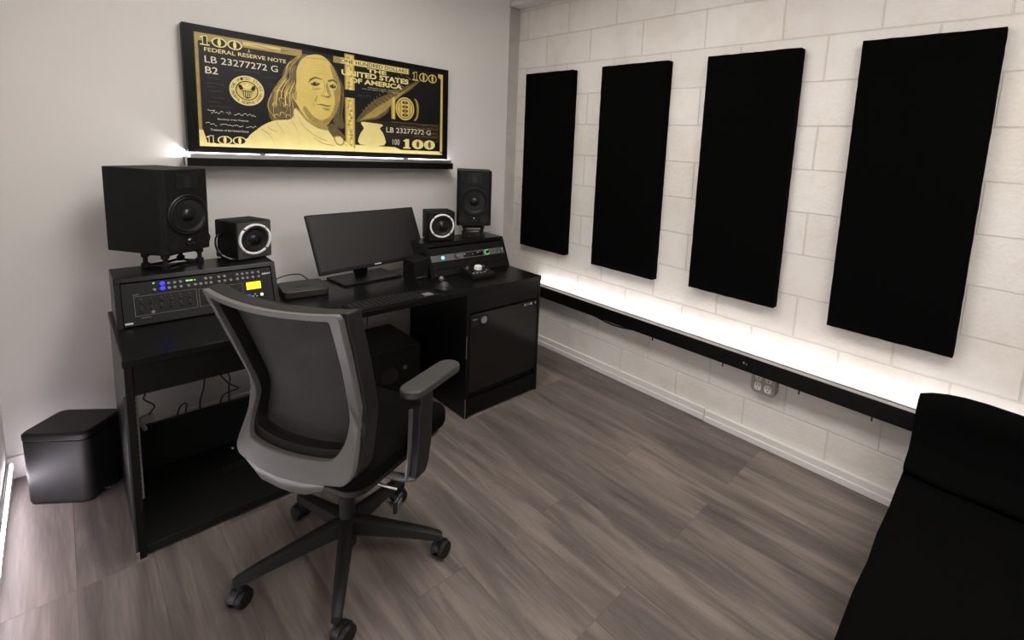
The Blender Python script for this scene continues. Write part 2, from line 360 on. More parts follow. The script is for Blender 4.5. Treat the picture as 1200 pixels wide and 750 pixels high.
# ---------------------------------------------------------------- acoustic panels
def panel(y0, y1, z0, z1, lab, bot=0.0, th=.062):
    t = new()
    w = abs(y1-y0); h = z1-z0; nu, nv = 18, 40
    # padded slab: front face grid bulging slightly, rounded rim, wrapped sides
    def P(u, v, x): return Vector((x, (u-.5)*w, (v-.5)*h))
    g = [[None]*(nv+1) for _ in range(nu+1)]
    for i in range(nu+1):
        for j in range(nv+1):
            u = i/nu; v = j/nv; e = min(u*w, (1-u)*w, v*h, (1-v)*h)
            x = -th + .010*max(0, 1-e/.016)**2 + random.uniform(-.0006, .0006)
            p = P(u, v, x)
            if i in (0, nu): p.y *= 1 + random.uniform(-.004, .002)
            if j in (0, nv): p.z += random.uniform(-.0012, .0012)
            g[i][j] = t.verts.new(p)
    for i in range(nu):
        for j in range(nv): t.faces.new((g[i][j], g[i+1][j], g[i+1][j+1], g[i][j+1]))
    ring = [g[i][0] for i in range(nu+1)] + [g[nu][j] for j in range(1, nv+1)] + [g[i][nv] for i in range(nu-1, -1, -1)] + [g[0][j] for j in range(nv-1, 0, -1)]
    back = [t.verts.new(Vector((-.002, v.co.y, v.co.z))) for v in ring]
    n = len(ring)
    for i in range(n): t.faces.new((ring[i], ring[(i+1) % n], back[(i+1) % n], back[i]))
    t.faces.new(back[::-1])
    o = obj('acoustic_panel', t, M['felt'], smooth=50)
    o.location = (0, (y0+y1)/2, (z0+z1)/2)
    if bot: o.rotation_euler = (bot, 0, 0)
    tag(o, lab, 'acoustic panel', 'black fabric acoustic panels on the block wall')
panel(-.145, -.640, .773, 2.084, 'black fabric acoustic panel nearest the back wall, beside the right loudspeaker')
panel(-.908, -1.420, .765, 2.084, 'black fabric acoustic panel hanging second from the back wall')
panel(-1.676, -2.175, .785, 2.082, 'black fabric acoustic panel hanging third from the back wall')
panel(-2.436, -2.925, .773, 2.084, 'black fabric acoustic panel nearest the sofa, with a crumpled right edge')

# ---------------------------------------------------------------- picture shelf and picture
t = thing('picture_shelf', 'narrow black wall shelf carrying the gold banknote picture', 'shelf', (-1.35, 0, 1.355))
b = new(); bb(b, -.713, .713, -.10, 0, 0, .040); obj('shelf_board', b, M['laminate'], t, bevel=.0015)
b = new(); bb(b, -.700, .700, -.096, -.079, .0401, .043); bb(b, -.700, .700, -.096, -.0945, .043, .060); bb(b, -.700, .700, -.0805, -.079, .043, .052)
obj('light_channel', b, M['metal'], t)
b = new(); bb(b, -.695, .695, -.0935, -.0815, .0435, .050); obj('channel_cover', b, M['channel_cover'], t)
b = new(); bb(b, -.716, -.7131, -.102, -.060, -.002, .052, .001); obj('end_bracket', b, M['chrome'], t)
b = new(); cyl(b, (-.679, -.040, .0462), (.700, -.040, .0462), .0055, n=12); lt = obj('led_tube', b, M['led_shelf'], t)
b = new(); cyl(b, (-.6805, -.040, .0462), (-.6797, -.040, .0462), .005, n=12); obj('end_diode', b, M['diode'], lt)

PX, PZ, PY = -2.05, 1.42, -.052
pic = thing('banknote_picture', 'wide black canvas printed with a gold hundred dollar banknote, standing on the shelf', 'picture', (PX, PY, PZ))
dz = .0
b = new(); bb(b, 0, 1.395, .0, .050, .0, .602+dz, .002); obj('canvas', b, M['canvas_edge'], pic)
for u in (.3, 1.1):
    b = new(); bb(b, u, u+.02, .020, .040, -.0249, .002); obj('foot_block', b, M['canvas_edge'], pic)
b = new(); bb(b, .040, 1.354, -.0006, .0, .028+dz, .570+dz); obj('print_ground', b, M['print_black'], pic)
layer = [0]
def pshape(bm, pts, lv):
    # printed shapes: a fraction of a millimetre of ink each
    y = -.0006 - .00035*lv
    vs = [bm.verts.new((u, y, v+dz)) for u, v in pts]
    es = [bm.edges.new((vs[i], vs[(i+1) % len(vs)])) for i in range(len(vs))]
    bmesh.ops.triangle_fill(bm, use_beauty=True, edges=es)
def smooth_poly(pts, k=4):
    o = []; n = len(pts)
    for i in range(n):
        p0, p1, p2, p3 = [Vector(pts[(i+j-1) % n]) for j in range(4)]
        for s in range(k):
            t = s/k; q = .5*((2*p1)+(p2-p0)*t+(2*p0-5*p1+4*p2-p3)*t*t+(3*p1-p0-3*p2+p3)*t**3); o.append((q.x, q.y))
    return o
def text(bm, s, u0, v0, u1, v1, lv, bold=.0, shear=0):
    cu = bpy.data.curves.new('t', 'FONT'); cu.body = s; cu.size = 1; cu.offset = bold; cu.shear = shear; cu.resolution_u = 3
    o = bpy.data.objects.new('t', cu); C.objects.link(o); dg = bpy.context.evaluated_depsgraph_get()
    me = bpy.data.meshes.new_from_object(o.evaluated_get(dg)); bpy.data.objects.remove(o); bpy.data.curves.remove(cu)
    xs = [v.co.x for v in me.vertices]; ys = [v.co.y for v in me.vertices]
    a, c, d, e = min(xs), max(xs), min(ys), max(ys)
    for v in me.vertices:
        v.co = Vector((u0+(v.co.x-a)/(c-a)*(u1-u0), -.0006-.00035*lv, dz+v0+(v.co.y-d)/(e-d)*(v1-v0)))
    bm.from_mesh(me); bpy.data.meshes.remove(me)
def ell(cx, cy, rx, ry, n=40, a0=0, a1=2*PI): return [(cx+rx*math.cos(a0+(a1-a0)*i/n), cy+ry*math.sin(a0+(a1-a0)*i/n)) for i in range(n)]
def rect(a, c, d, e): return [(a, d), (c, d), (c, e), (a, e)]
def arc_text(bm, s, cx, cy, r, a0, a1, h, lv, inward=False):
    n = len(s)
    for i, ch in enumerate(s):
        if ch == ' ': continue
        a = a0+(a1-a0)*(i+.5)/n
        t = bmesh.new(); text(t, ch, -h*.36, -dz-h/2, h*.36, -dz+h/2, lv)
        rot = a-PI/2 if not inward else a+PI/2
        t.transform(Matrix.Translation((cx+r*math.cos(a), 0, dz+cy+r*math.sin(a))) @ Matrix.Rotation(-rot, 4, 'Y'))
        merge(bm, t)
g1 = new(); gm = new(); gd = new(); gl = new(); bk = new(); cr = new(); dm = new()
# bands and borders
pshape(gm, rect(.044, .50, .530, .566), 1); pshape(gm, rect(.044, .058, .11, .53), 1)
for i in range(44): pshape(bk, rect(.0545, .060, .118+i*.0093, .118+i*.0093+.004), 2)
pshape(g1, rect(.235, .40, .540, .558), 2); pshape(gd, [(.25, .545), (.30, .551), (.36, .543), (.44, .552), (.44, .549), (.36, .540), (.30, .548)], 3)
pshape(gm, rect(.66, 1.112, .530, .565), 1); pshape(gl, rect(.70, 1.105, .533, .562), 2)
pshape(g1, [(1.337, .036), (1.354, .036), (1.352, .565), (1.317, .565), (1.318, .545), (1.337, .530)], 1)
pshape(gl, [(.044, .030), (1.354, .030), (1.354, .052), (1.06, .052), (1.02, .068), (.70, .072), (.62, .08), (.3, .08), (.28, .045), (.075, .045), (.06, .108), (.044, .11)], 1)
# feather
pshape(gd, smooth_poly([(.782, .207), (.832, .284), (.906, .356), (1.002, .405), (1.113, .467), (1.196, .512), (1.113, .428), (1.062, .393), (.992, .319), (.973, .279), (.915, .237), (.841, .221)]), 1)
pshape(gm, [(.80, .215), (.90, .30), (1.00, .37), (1.10, .44), (1.17, .49), (1.09, .425), (1.03, .37), (.96, .29), (.90, .245)], 2)
for i in range(16):
    u = .83+i*.017; v = .262+i*.0175
    pshape(gm, [(u, v), (u+.040, v-.022), (u+.038, v-.026)], 3)
    pshape(gm, [(u, v+.004), (u-.012, v+.020), (u-.009, v+.021)], 3)
# vertical ribbon
pshape(gm, rect(.720, .776, .030, .590), 1.2)
pshape(g1, rect(.727, .769, .030, .585), 1.4)
random.seed(5)
for i in range(26): q = .06+i*.020; e_ = .734+.018*random.random(); pshape(gm, smooth_poly([(e_, q), (e_+.012, q+.003), (e_+.010, q+.014), (e_-.003, q+.012)], 2), 1.6)
for i in range(18): q = .05+i*.028; e_ = .733+.02*random.random(); pshape(gl, smooth_poly([(e_, q), (e_+.010, q+.004), (e_+.006, q+.018), (e_-.002, q+.012)], 2), 1.8)
pshape(bk, rect(.718, .778, .343, .388), 2.0)
# engraved building ghost lines, inkwell, lower right scene
for i in range(12): pshape(gd, [(.78, .10+i*.0105), (1.33, .115+i*.0105+.004*math.sin(i)), (1.33, .1165+i*.0105+.004*math.sin(i)), (.78, .1016+i*.0105)], 1)
pshape(gl, smooth_poly([(.818, .210), (.880, .208), (.939, .203), (.936, .19), (.924, .177), (.948, .141), (.951, .077), (.803, .076), (.805, .136), (.827, .172), (.813, .196)], 3), 2)
# portrait
hair = [(.524, .550), (.479, .533), (.434, .49), (.408, .438), (.399, .389), (.367, .344), (.351, .303), (.336, .238), (.341, .191), (.362, .172), (.391, .187), (.419, .177), (.449, .192), (.475, .22), (.50, .26), (.50, .45), (.53, .53)]
hairR = [(.60, .548), (.655, .515), (.69, .45), (.712, .40), (.716, .33), (.705, .24), (.715, .17), (.68, .165), (.655, .20), (.66, .40)]
pshape(gd, smooth_poly(hair), 2); pshape(gd, smooth_poly(hairR), 2)
face = [(.524, .541), (.578, .557), (.618, .546), (.657, .502), (.681, .446), (.697, .397), (.692, .327), (.679, .273), (.653, .218), (.611, .176), (.571, .177), (.532, .191), (.495, .229), (.47, .276), (.455, .299), (.448, .323), (.464, .349), (.47, .399), (.472, .456), (.494, .508)]
coat = [(.277, .122), (.319, .157), (.369, .181), (.442, .195), (.458, .25), (.48, .244), (.517, .198), (.571, .16), (.627, .147), (.643, .122), (.693, .107), (.736, .074), (.771, .048), (.771, .034), (.25, .034), (.24, .08)]
pshape(gl, smooth_poly(coat, 3), 3)
pshape(gm, smooth_poly([(.459, .252), (.49, .24), (.52, .20), (.57, .172), (.636, .169), (.63, .145), (.571, .155), (.515, .19), (.48, .235)], 3), 4)
pshape(g1, smooth_poly(face), 4)
GL = [(.500, .545), (.432, .485), (.405, .41), (.360, .34), (.340, .25), (.362, .178)]
GR = [(.512, .540), (.480, .47), (.470, .40), (.450, .33), (.458, .26), (.445, .20)]
def stroke(bm, P, w, lv):
    Q = smooth_poly(list(P)+list(P)[::-1], 5)[:len(P)*5-4]; n = len(Q); L_ = []; R_ = []
    for i in range(n):
        a = Vector(Q[max(0, i-1)]); c = Vector(Q[min(n-1, i+1)]); d = c-a
        d = d.normalized() if d.length > 1e-9 else Vector((1, 0)); nn = Vector((-d.y, d.x)); ww = w*math.sin(PI*(i+.4)/n)**.6
        L_.append(tuple(Vector(Q[i])+nn*ww)); R_.append(tuple(Vector(Q[i])-nn*ww))
    pshape(bm, L_+R_[::-1], lv)
random.seed(11)
for m_ in range(30):
    k = (m_+.5)/30; st = random.choice((0, 0, 1, 2)); en = random.choice((4, 5, 5, 6)); ph = random.random()*6
    P = []
    for q in range(st, max(en, st+3)):
        q = min(q, 5); wv = .007*math.sin(q*2.2+ph+k*4)*(q/3)
        P.append((GL[q][0]*(1-k)+GR[q][0]*k+wv, GL[q][1]*(1-k)+GR[q][1]*k+.006*math.cos(q*1.9+ph)))
    stroke((gm, gd, g1, gm, bk, gm)[m_ % 6], P, random.uniform(.0016, .0034), 2.6+.02*m_)
for c_x, c_y, r in ((.372, .20, .014), (.398, .215, .012), (.425, .205, .012), (.365, .26, .013), (.395, .29, .013), (.42, .26, .011), (.385, .33, .012), (.43, .32, .012)):
    P = [(c_x+r*math.cos(a)*(1-a*.08), c_y+r*math.sin(a)*(1-a*.08)) for a in [j_*.7 for j_ in range(7)]]
    stroke(g1, P, .0018, 3.4)
for k in range(7): stroke(gm, [(.66+.006*k, .50-.02*k), (.690+.003*k, .42-.01*k), (.700+.001*k, .33), (.692, .24), (.70, .19-.002*k)], .0014, 2.7)
pshape(gm, smooth_poly([(.657, .502), (.681, .446), (.697, .397), (.692, .327), (.679, .273), (.653, .218), (.611, .178), (.60, .20), (.635, .225), (.654, .262), (.667, .315), (.659, .366), (.678, .395), (.66, .435), (.641, .508)], 3), 5)
pshape(gm, smooth_poly([(.532, .195), (.571, .168), (.611, .167), (.64, .20), (.60, .197), (.572, .205), (.54, .23), (.51, .27), (.50, .25)], 3), 5.2)
pshape(gm, [(.448, .323), (.464, .349), (.472, .34), (.468, .30), (.462, .292)], 5)
for q in ([(.525, .394), (.537, .421), (.564, .436), (.596, .429), (.598, .424), (.564, .427), (.540, .411)],
          [(.628, .426), (.656, .436), (.681, .419), (.679, .413), (.655, .426), (.63, .415)],
          [(.536, .393), (.56, .408), (.587, .403), (.590, .400), (.575, .387), (.552, .384)],
          [(.635, .397), (.656, .408), (.676, .398), (.664, .384), (.643, .384)],
          [(.558, .286), (.597, .290), (.621, .286), (.642, .287), (.642, .281), (.621, .279), (.589, .284)]):
    pshape(gd, q, 6)
for q in ([(.625, .417), (.631, .388), (.643, .355), (.647, .339), (.63, .326), (.606, .330), (.590, .334), (.592, .341), (.607, .338), (.63, .337), (.632, .345), (.621, .365), (.617, .395)],
          [(.596, .270), (.637, .271), (.633, .256), (.612, .256)], [(.545, .36), (.58, .368), (.60, .378), (.575, .372), (.55, .366)],
          [(.565, .30), (.575, .335), (.57, .335), (.557, .30)]):
    pshape(gm, q, 6)
pshape(bk, ell(.563, .396, .0085, .010, 14), 7); pshape(bk, ell(.656, .396, .0075, .009, 14), 7)
pshape(gl, ell(.567, .399, .0025, .003, 8), 8); pshape(gl, ell(.659, .399, .0025, .003, 8), 8)
pshape(gd, [(.617, .336), (.640, .337), (.636, .330), (.622, .330)], 7)
for i in range(15): stroke(gd, [(.664-.0006*i, .49-.018*i), (.673, .478-.018*i), (.682, .470-.0175*i)], .0010, 5.6)
for i in range(9): stroke(gd, [(.545+.012*i, .188-.002*i+.0012*i*i*.3), (.553+.012*i, .196), (.562+.012*i, .207)], .0010, 5.6)
for i in range(6): stroke(gm, [(.50+.02*i, .525+.003*i), (.53+.02*i, .532+.002*i), (.56+.018*i, .530)], .0008, 5.1)
for i in range(4): stroke(gm, [(.56, .455+.014*i), (.60, .459+.014*i), (.64, .452+.013*i)], .0007, 5.1)
stroke(gm, [(.603, .432), (.612, .40), (.610, .37), (.598, .345)], .0016, 5.4); stroke(gm, [(.547, .378), (.565, .372), (.585, .378)], .0014, 5.4); stroke(gm, [(.645, .376), (.66, .372), (.672, .380)], .0012, 5.6)
stroke(gm, [(.548, .30), (.552, .285), (.56, .272)], .0016, 5.4)
# coat creases, collar, dark lapel
pshape(gd, smooth_poly([(.628, .173), (.652, .185), (.702, .135), (.72, .11), (.668, .097), (.643, .122), (.628, .145)], 3), 5)
for q in (((.44, .19), (.47, .13), (.48, .05)), ((.47, .22), (.50, .16), (.56, .11), (.62, .085)), ((.30, .13), (.34, .10), (.36, .05)), ((.37, .17), (.40, .12), (.405, .06)), ((.52, .20), (.57, .165), (.62, .15)), ((.55, .10), (.60, .07), (.66, .06)), ((.66, .10), (.70, .08), (.73, .06)), ((.33, .145), (.345, .13), (.37, .12))):
    Q = smooth_poly(list(q)+list(q)[::-1], 4)[:len(q)*4-3]
    pshape(gm, [(u, v+.0016) for u, v in Q]+[(u, v-.0016) for u, v in Q[::-1]], 4.5)
pshape(gm, smooth_poly([(.655, .11), (.69, .118), (.715, .09), (.70, .062), (.67, .07)], 3), 5.5)
pshape(gl, smooth_poly([(.663, .105), (.69, .112), (.707, .09), (.695, .07), (.674, .076)], 3), 6)
# seal
pshape(g1, ell(.245, .318, .074, .074, 56), 2); pshape(gl, ell(.245, .318, .0735, .0735, 56)[:56], 2.4)
pshape(bk, ell(.245, .318, .0485, .0485, 48), 3); pshape(g1, ell(.245, .318, .044, .044, 48), 4)
arc_text(bk, 'THE UNITED STATES', .245, .318, .0605, PI*.98, PI*.02, .0135, 5)
arc_text(bk, 'FEDERAL RESERVE SYSTEM', .245, .318, .0605, PI*1.04, PI*1.96, .0125, 5, inward=True)
pshape(bk, [(.211, .347), (.222, .343), (.232, .334), (.226, .322), (.216, .318), (.208, .335)], 5); pshape(bk, [(.279, .347), (.268, .343), (.258, .334), (.264, .322), (.274, .318), (.282, .335)], 5)
pshape(gl, smooth_poly([(.225, .350), (.238, .340), (.240, .352), (.247, .356), (.253, .350), (.252, .340), (.266, .350), (.262, .330), (.228, .330)], 2), 6)
pshape(bk, [(.222, .318), (.268, .318), (.264, .287), (.245, .278), (.226, .287)], 5)
for i in range(7): pshape(gl, rect(.226+i*.006, .2285+i*.006, .286, .314), 6)
# lettering
def hundred(u0, v0, u1, v1, lv, fill, inner, gap=.06, stroke=None):
    """slab numeral 1 and two fat zeros with a light core"""
    w = u1-u0; h = v1-v0; a = u0+w*.26; r = (u1-a)/4
    pshape(fill, [(u0, v0), (u0+w*.22, v0), (u0+w*.22, v0+h*.14), (u0+w*.175, v0+h*.14), (u0+w*.175, v1), (u0+w*.09, v1), (u0, v1-h*.18), (u0, v1-h*.28), (u0+w*.055, v1-h*.26), (u0+w*.055, v0+h*.14), (u0, v0+h*.14)], lv)
    if stroke: pshape(stroke, rect(u0+w*.075, u0+w*.155, v0+h*.12, v1-h*.08), lv+1)
    for k in (0, 1):
        cx = a+r*(1+2*k); cy = (v0+v1)/2
        pshape(fill, ell(cx, cy, r*.97, h/2, 30), lv)
        if stroke:
            pshape(stroke, ell(cx, cy, r*.78, h*.39, 24), lv+1); pshape(fill, ell(cx, cy, r*.22, h*.39, 20), lv+2)
        else: pshape(inner, ell(cx, cy, r*.26, h*.34, 20), lv+1)
hundred(.064, .510, .232, .556, 4, gl, bk, stroke=bk)
hundred(.070, .042, .236, .084, 4, gl, bk, stroke=bk)
hundred(1.135, .500, 1.306, .555, 4, g1, bk, stroke=bk)
hundred(1.075, .062, 1.300, .124, 4, gl, gd)
text(gl, 'FEDERAL RESERVE NOTE', .079, .483, .423, .502, 3, .012)
text(cr, 'A', .2545, .508, .264, .524, 3); text(dm, '~', .240, .514, .252, .518, 3); text(dm, '~', .267, .514, .280, .518, 3)
text(cr, 'LB 23277272 G', .079, .431, .384, .463, 3, .004)
text(cr, 'B2', .079, .380, .129, .413, 3, .012)
text(bk, 'ONE HUNDRED DOLLARS', .700, .537, 1.098, .558, 4, .012)
text(gl, 'THE', .848, .504, .966, .527, 4, .035)
text(gl, 'UNITED STATES', .703, .468, 1.108, .499, 4, .035)
text(gl, 'OF AMERICA', .748, .431, 1.066, .461, 4, .035)
text(cr, 'THIS NOTE IS LEGAL TENDER', .85, .413, 1.02, .4185, 4); text(cr, 'FOR ALL DEBTS, PUBLIC AND PRIVATE', .82, .402, 1.05, .4075, 4)
text(cr, 'LB 23277272 G', .965, .158, 1.266, .190, 3, .006)
text(dm, 'July 4, 1776', .79, .355, .87, .372, 3, 0, .4)
text(gd, 'THE UNITED STATES OF AMERICA', 1.03, .072, 1.06, .075, 6)
# large 10) mark
pshape(gm, [(.992, .370), (1.022, .384), (1.022, .241), (.997, .244)], 5); pshape(g1, [(1.003, .374), (1.018, .380), (1.018, .245), (1.003, .247)], 6)
pshape(g1, ell(1.086, .314, .062, .072, 40), 5); pshape(gd, ell(1.086, .314, .053, .063, 40), 6); pshape(g1, ell(1.086, .314, .049, .058, 40), 7)
for k in range(4): pshape(bk, ell(1.086, .352-.026*k, .020, .0095, 16), 8); pshape(gm, ell(1.086, .352-.026*k, .009, .005, 12), 9)
pshape(gm, rect(1.050, 1.058, .272, .356), 8); pshape(gm, rect(1.114, 1.122, .272, .356), 8)
ar = [(1.150+.030*math.cos(a), .314+.072*math.sin(a)) for a in [-PI/2+PI*i/14 for i in range(15)]]
pshape(gm, ar+[(1.148+.018*math.cos(a), .314+.062*math.sin(a)) for a in [PI/2-PI*i/14 for i in range(15)]], 5)
# signatures, captions and ghost writing
def scribble(bm, u0, u1, v, h, n, lv, seed, w=.0016):
    random.seed(seed); P = []
    for i in range(n): P.append((u0+(u1-u0)*i/(n-1)+random.uniform(-.003, .003), v+random.uniform(-h/2, h/2)))
    Q = smooth_poly(P+P[::-1], 4)[:n*4-3]
    pshape(bm, [(a, c+w) for a, c in Q]+[(a, c-w*.6) for a, c in Q[::-1]], lv)
scribble(cr, .082, .108, .205, .006, 4, 3, 1); scribble(cr, .092, .140, .197, .016, 9, 3, 2); scribble(cr, .155, .175, .199, .018, 5, 3, 3); scribble(cr, .188, .278, .196, .012, 16, 3, 4)
scribble(cr, .070, .115, .138, .018, 7, 3, 5); scribble(cr, .125, .225, .138, .014, 18, 3, 6); scribble(cr, .235, .281, .138, .012, 8, 3, 7)
text(cr, 'Secretary of the Treasury', .118, .160, .246, .170, 3, .008); text(cr, 'Treasurer of the United States', .088, .107, .245, .117, 3, .008)
for i, (a, c, v) in enumerate(((.08, .13, .36), (.08, .15, .335), (.09, .14, .30), (.10, .15, .27), (.085, .13, .245), (.09, .18, .225), (.13, .165, .20), (.19, .30, .415), (.33, .38, .40), (.34, .38, .365), (.08, .12, .318))):
    scribble(dm, a, c, v, .006, 8, 3, 20+i, .0012)
for i in range(5): scribble(gm, 1.0+.05*i, 1.32, .225-.027*i, .006, 14, 3, 40+i, .0009)
text(cr, '100', 1.005, .083, 1.05, .118, 5, .0)
text(gl, '* * * * * * * * *', 1.075, .048, 1.30, .051, 5)
for nm, bmx, mm in (('gold_print', g1, 'gold'), ('mid_gold_print', gm, 'gold_mid'), ('brown_print', gd, 'gold_dark'), ('light_gold_print', gl, 'gold_light'), ('black_print', bk, 'print_black'), ('cream_lettering', cr, 'print_cream'), ('faint_lettering', dm, 'print_dim')):
    obj(nm, bmx, M[mm], pic)

# ---------------------------------------------------------------- desk
XL, XR, XC, YD, YB, ZT = -2.375, -.500, -1.034, -.902, -.270, .75
lam = M['laminate']
desk = thing('studio_desk', 'wide black studio desk with two raised rack hutches against the back wall', 'desk', (0, 0, 0))
b = new(); bb(b, XL, XR, YD, YB, ZT-.028, ZT); obj('tabletop', b, lam, desk, bevel=.003)
b = new(); bb(b, XL+.004, XL+.026, YD+.006, YB, 0, ZT-.028); sp = obj('side_panel', b, lam, desk, bevel=.002)
b = new(); bb(b, XL-.001, XL+.005, YD+.004, YD+.010, .005, .62); obj('worn_edge_trim', b, M['dark_metal'], sp)
b = new(); bb(b, XL, XL+.008, YD+.001, YD+.0065, .0, .032, .001); obj('foot_plate', b, M['metal'], sp, )
b = new(); bb(b, XL+.026, -1.66, YD+.012, YD+.030, .612, ZT-.028); obj('apron', b, lam, desk, bevel=.002)
b = new(); bb(b, -1.66, -1.64, YD+.012, YB, 0, ZT-.028); obj('side_panel', b, lam, desk, bevel=.002)
b = new(); bb(b, XC, XC+.020, YD+.004, YB, 0, ZT-.028); s2 = obj('side_panel', b, lam, desk, bevel=.002)
b = new(); bb(b, XC-.0003, XC+.0025, YD+.001, YD+.0038, .004, .12); obj('metal_edging', b, M['metal'], s2)
b = new(); bb(b, XC-.0003, XC+.0025, YD+.001, YD+.0038, .36, .49); obj('metal_edging', b, M['metal'], s2)
b = new(); bb(b, XR-.022, XR-.002, YD+.004, YB, 0, ZT-.028); obj('side_panel', b, lam, desk, bevel=.002)
b = new(); bb(b, XC+.02, XR-.022, YD+.006, YD+.024, .612, ZT-.028); obj('apron', b, lam, desk, bevel=.002)
b = new(); bb(b, XC+.02, XR-.022, YD+.02, YB, .0, .06); bb(b, XC+.02, XR-.022, YB-.012, YB, .06, ZT-.03); obj('cabinet_carcass', b, lam, desk)
# bottom board and low back panel of left bay
b = new(); bb(b, XL+.026, -1.66, YD+.012, -.36, .010, .040); obj('bottom_board', b, M['matte_black'], desk, bevel=.002)
b = new(); bb(b, XL+.026, -1.66, -.372, -.352, .04, .245); obj('low_back_panel', b, M['matte_black'], desk, bevel=.002)
b = new(); cyl(b, (-2.005, -.44, .040), (-2.005, -.44, .047), .013, n=20); cyl(b, (-2.005, -.44, .047), (-2.005, -.44, .053), .007, n=16); obj('cam_fitting', b, M['chrome'], desk, smooth=40)
b = new(); bb(b, -2.07, -1.93, -.62, -.56, .0402, .042); obj('cable_cover', b, M['black_plastic'], desk)
# rack rails
for i, (x, s) in enumerate(((XL+.026, 1), (-1.66, -1))):
    b = new(); bb(b, x, x+s*.004, -.70, -.672, .11, .612); bb(b, x, x+s*.018, -.70, -.697, .11, .612)
    r = obj('rack_rail', b, M['rail'], desk)
    b = new()
    for k in range(22): bb(b, x+s*.0065, x+s*.0125, -.7006, -.7001, .125+k*.022, .134+k*.022); 
    for k in range(22): bb(b, x+s*.0041, x+s*.0045, -.690, -.682, .125+k*.022, .134+k*.022)
    obj('rail_holes', b, M['slot'], r)
b = new(); cyl(b, (XL+.026, -.66, .095), (XL+.030, -.66, .095), .005, n=12); obj('screw', b, M['metal'], desk)
b = new(); cyl(b, (XL+.026, -.73, .03), (XL+.03, -.73, .03), .005, n=12); obj('screw', b, M['metal'], desk)
# cabinet door with latch, badge, vents; lower panel
b = new(); prism(b, rrect(.486, .455, .012, cx=0, cy=0), lambda u, v, q: Vector((XC+.266+u, YD+.026-q, .377+v)), 0, .022)
door = obj('cabinet_door', b, M['gloss_black'], desk, bevel=.002)
b = new(); lathe(b, (XC+.11, YD+.004, .562), (0, -1, 0), [(0, .031), (.006, .031), (.009, .028), (.009, .022), (.006, .020), (.006, 0)], 36); obj('round_badge', b, M['gloss_black'], door, smooth=35)
b = new(); lathe(b, (XC+.11, YD-.0025, .562), (0, -1, 0), [(0, .020), (.002, .019), (.002, 0)], 30); obj('badge_face', b, M['btn_grey'], door, smooth=35)
b = new(); bb(b, XC+.028, XC+.078, YD-.006, YD+.006, .568, .582, .003); bb(b, XC+.03, XC+.08, YD-.001, YD+.006, .535, .568, .003); h = obj('latch', b, M['black_plastic'], door)
b = new(); bb(b, XC+.030, XC+.060, YD-.008, YD-.0062, .575, .581, .0005); obj('latch_strip', b, M['chrome'], h)
for k, (u, w) in enumerate(((.405, .010), (.425, .004), (.437, .004), (.449, .018), (.490, .008))):
    b = new(); bb(b, XC+u, XC+u+w, YD+.0005, YD+.0038, .578, .592, .0005); obj('vent_mark', b, M['metal'], door)
b = new(); bb(b, XC+.023, XR-.026, YD+.006, YD+.024, .012, .110); obj('lower_panel', b, lam, desk, bevel=.002)
b = new(); bb(b, XC+.023, XR-.026, YD+.032, YD+.045, .108, .152); obj('recessed_pull', b, M['matte_black'], desk)
# rack hutches on the tabletop (open-faced, slanted)
def hutch(x0, x1, yb0, yt0, yback, z1, name):
    h = z1-ZT
    def P(x, q, v):  # q distance behind the slanted face
        return Vector((x, yb0+(yt0-yb0)*v/h+q, ZT+v))
    th = .018
    b = new(); V = [P(x0, 0, h-th*.9), P(x1, 0, h-th*.9), P(x1, 0, h), P(x0, 0, h)]
    pr_ = [(yt0-(yt0-yb0)*th/h, z1-th), (yt0, z1), (yback, z1), (yback, z1-th)]
    prism(b, pr_, lambda u, v, q: Vector((q, u, v)), x0, x1)
    root = obj(name, b, lam, desk, bevel=.002)
    for a, c in ((x0, x0+th), (x1-th, x1)):
        b = new(); prism(b, [(yb0, ZT), (yt0-(yt0-yb0)*th/h, z1-th), (yback, z1-th), (yback, ZT)], lambda u, v, q: Vector((q, u, v)), a, c); obj('hutch_side', b, lam, root, bevel=.0015)
    b = new(); bb(b, x0+th, x1-th, yback-.012, yback, ZT, z1-th); obj('hutch_back', b, lam, root)
    return root
hutch(-2.362, -1.822, -.556, -.488, -.285, .935, 'left_hutch')
hutch(-1.066, -.502, -.588, -.502, -.300, .935, 'right_hutch')

def slant(ox, yb0, yt0, h=.185, off=0.0):
    """frame on a slanted face: u right, v up along the face, w outwards"""
    d = Vector((0, yt0-yb0, h)).normalized(); n = Vector((0, -h, yt0-yb0)).normalized()
    return lambda u, v, w: Vector((ox, yb0, ZT)) + Vector((u, 0, 0)) + d*v + n*(w+off)
def sbox(bm, F, u0, u1, v0, v1, w0, w1): prism(bm, [(u0, v0), (u1, v0), (u1, v1), (u0, v1)], lambda u, v, q: F(u, v, q), w0, w1)
def sdisc(bm, F, u, v, r, w0, w1, n=16, r2=None):
    r2 = r2 or r
    A = [bm.verts.new(F(u+r*math.cos(2*PI*i/n), v+r*math.sin(2*PI*i/n), w0)) for i in range(n)]
    B = [bm.verts.new(F(u+r2*math.cos(2*PI*i/n), v+r2*math.sin(2*PI*i/n), w1)) for i in range(n)]
    for i in range(n): bm.faces.new((A[i], A[(i+1) % n], B[(i+1) % n], B[i]))
    bm.faces.new(A[::-1]); bm.faces.new(B)

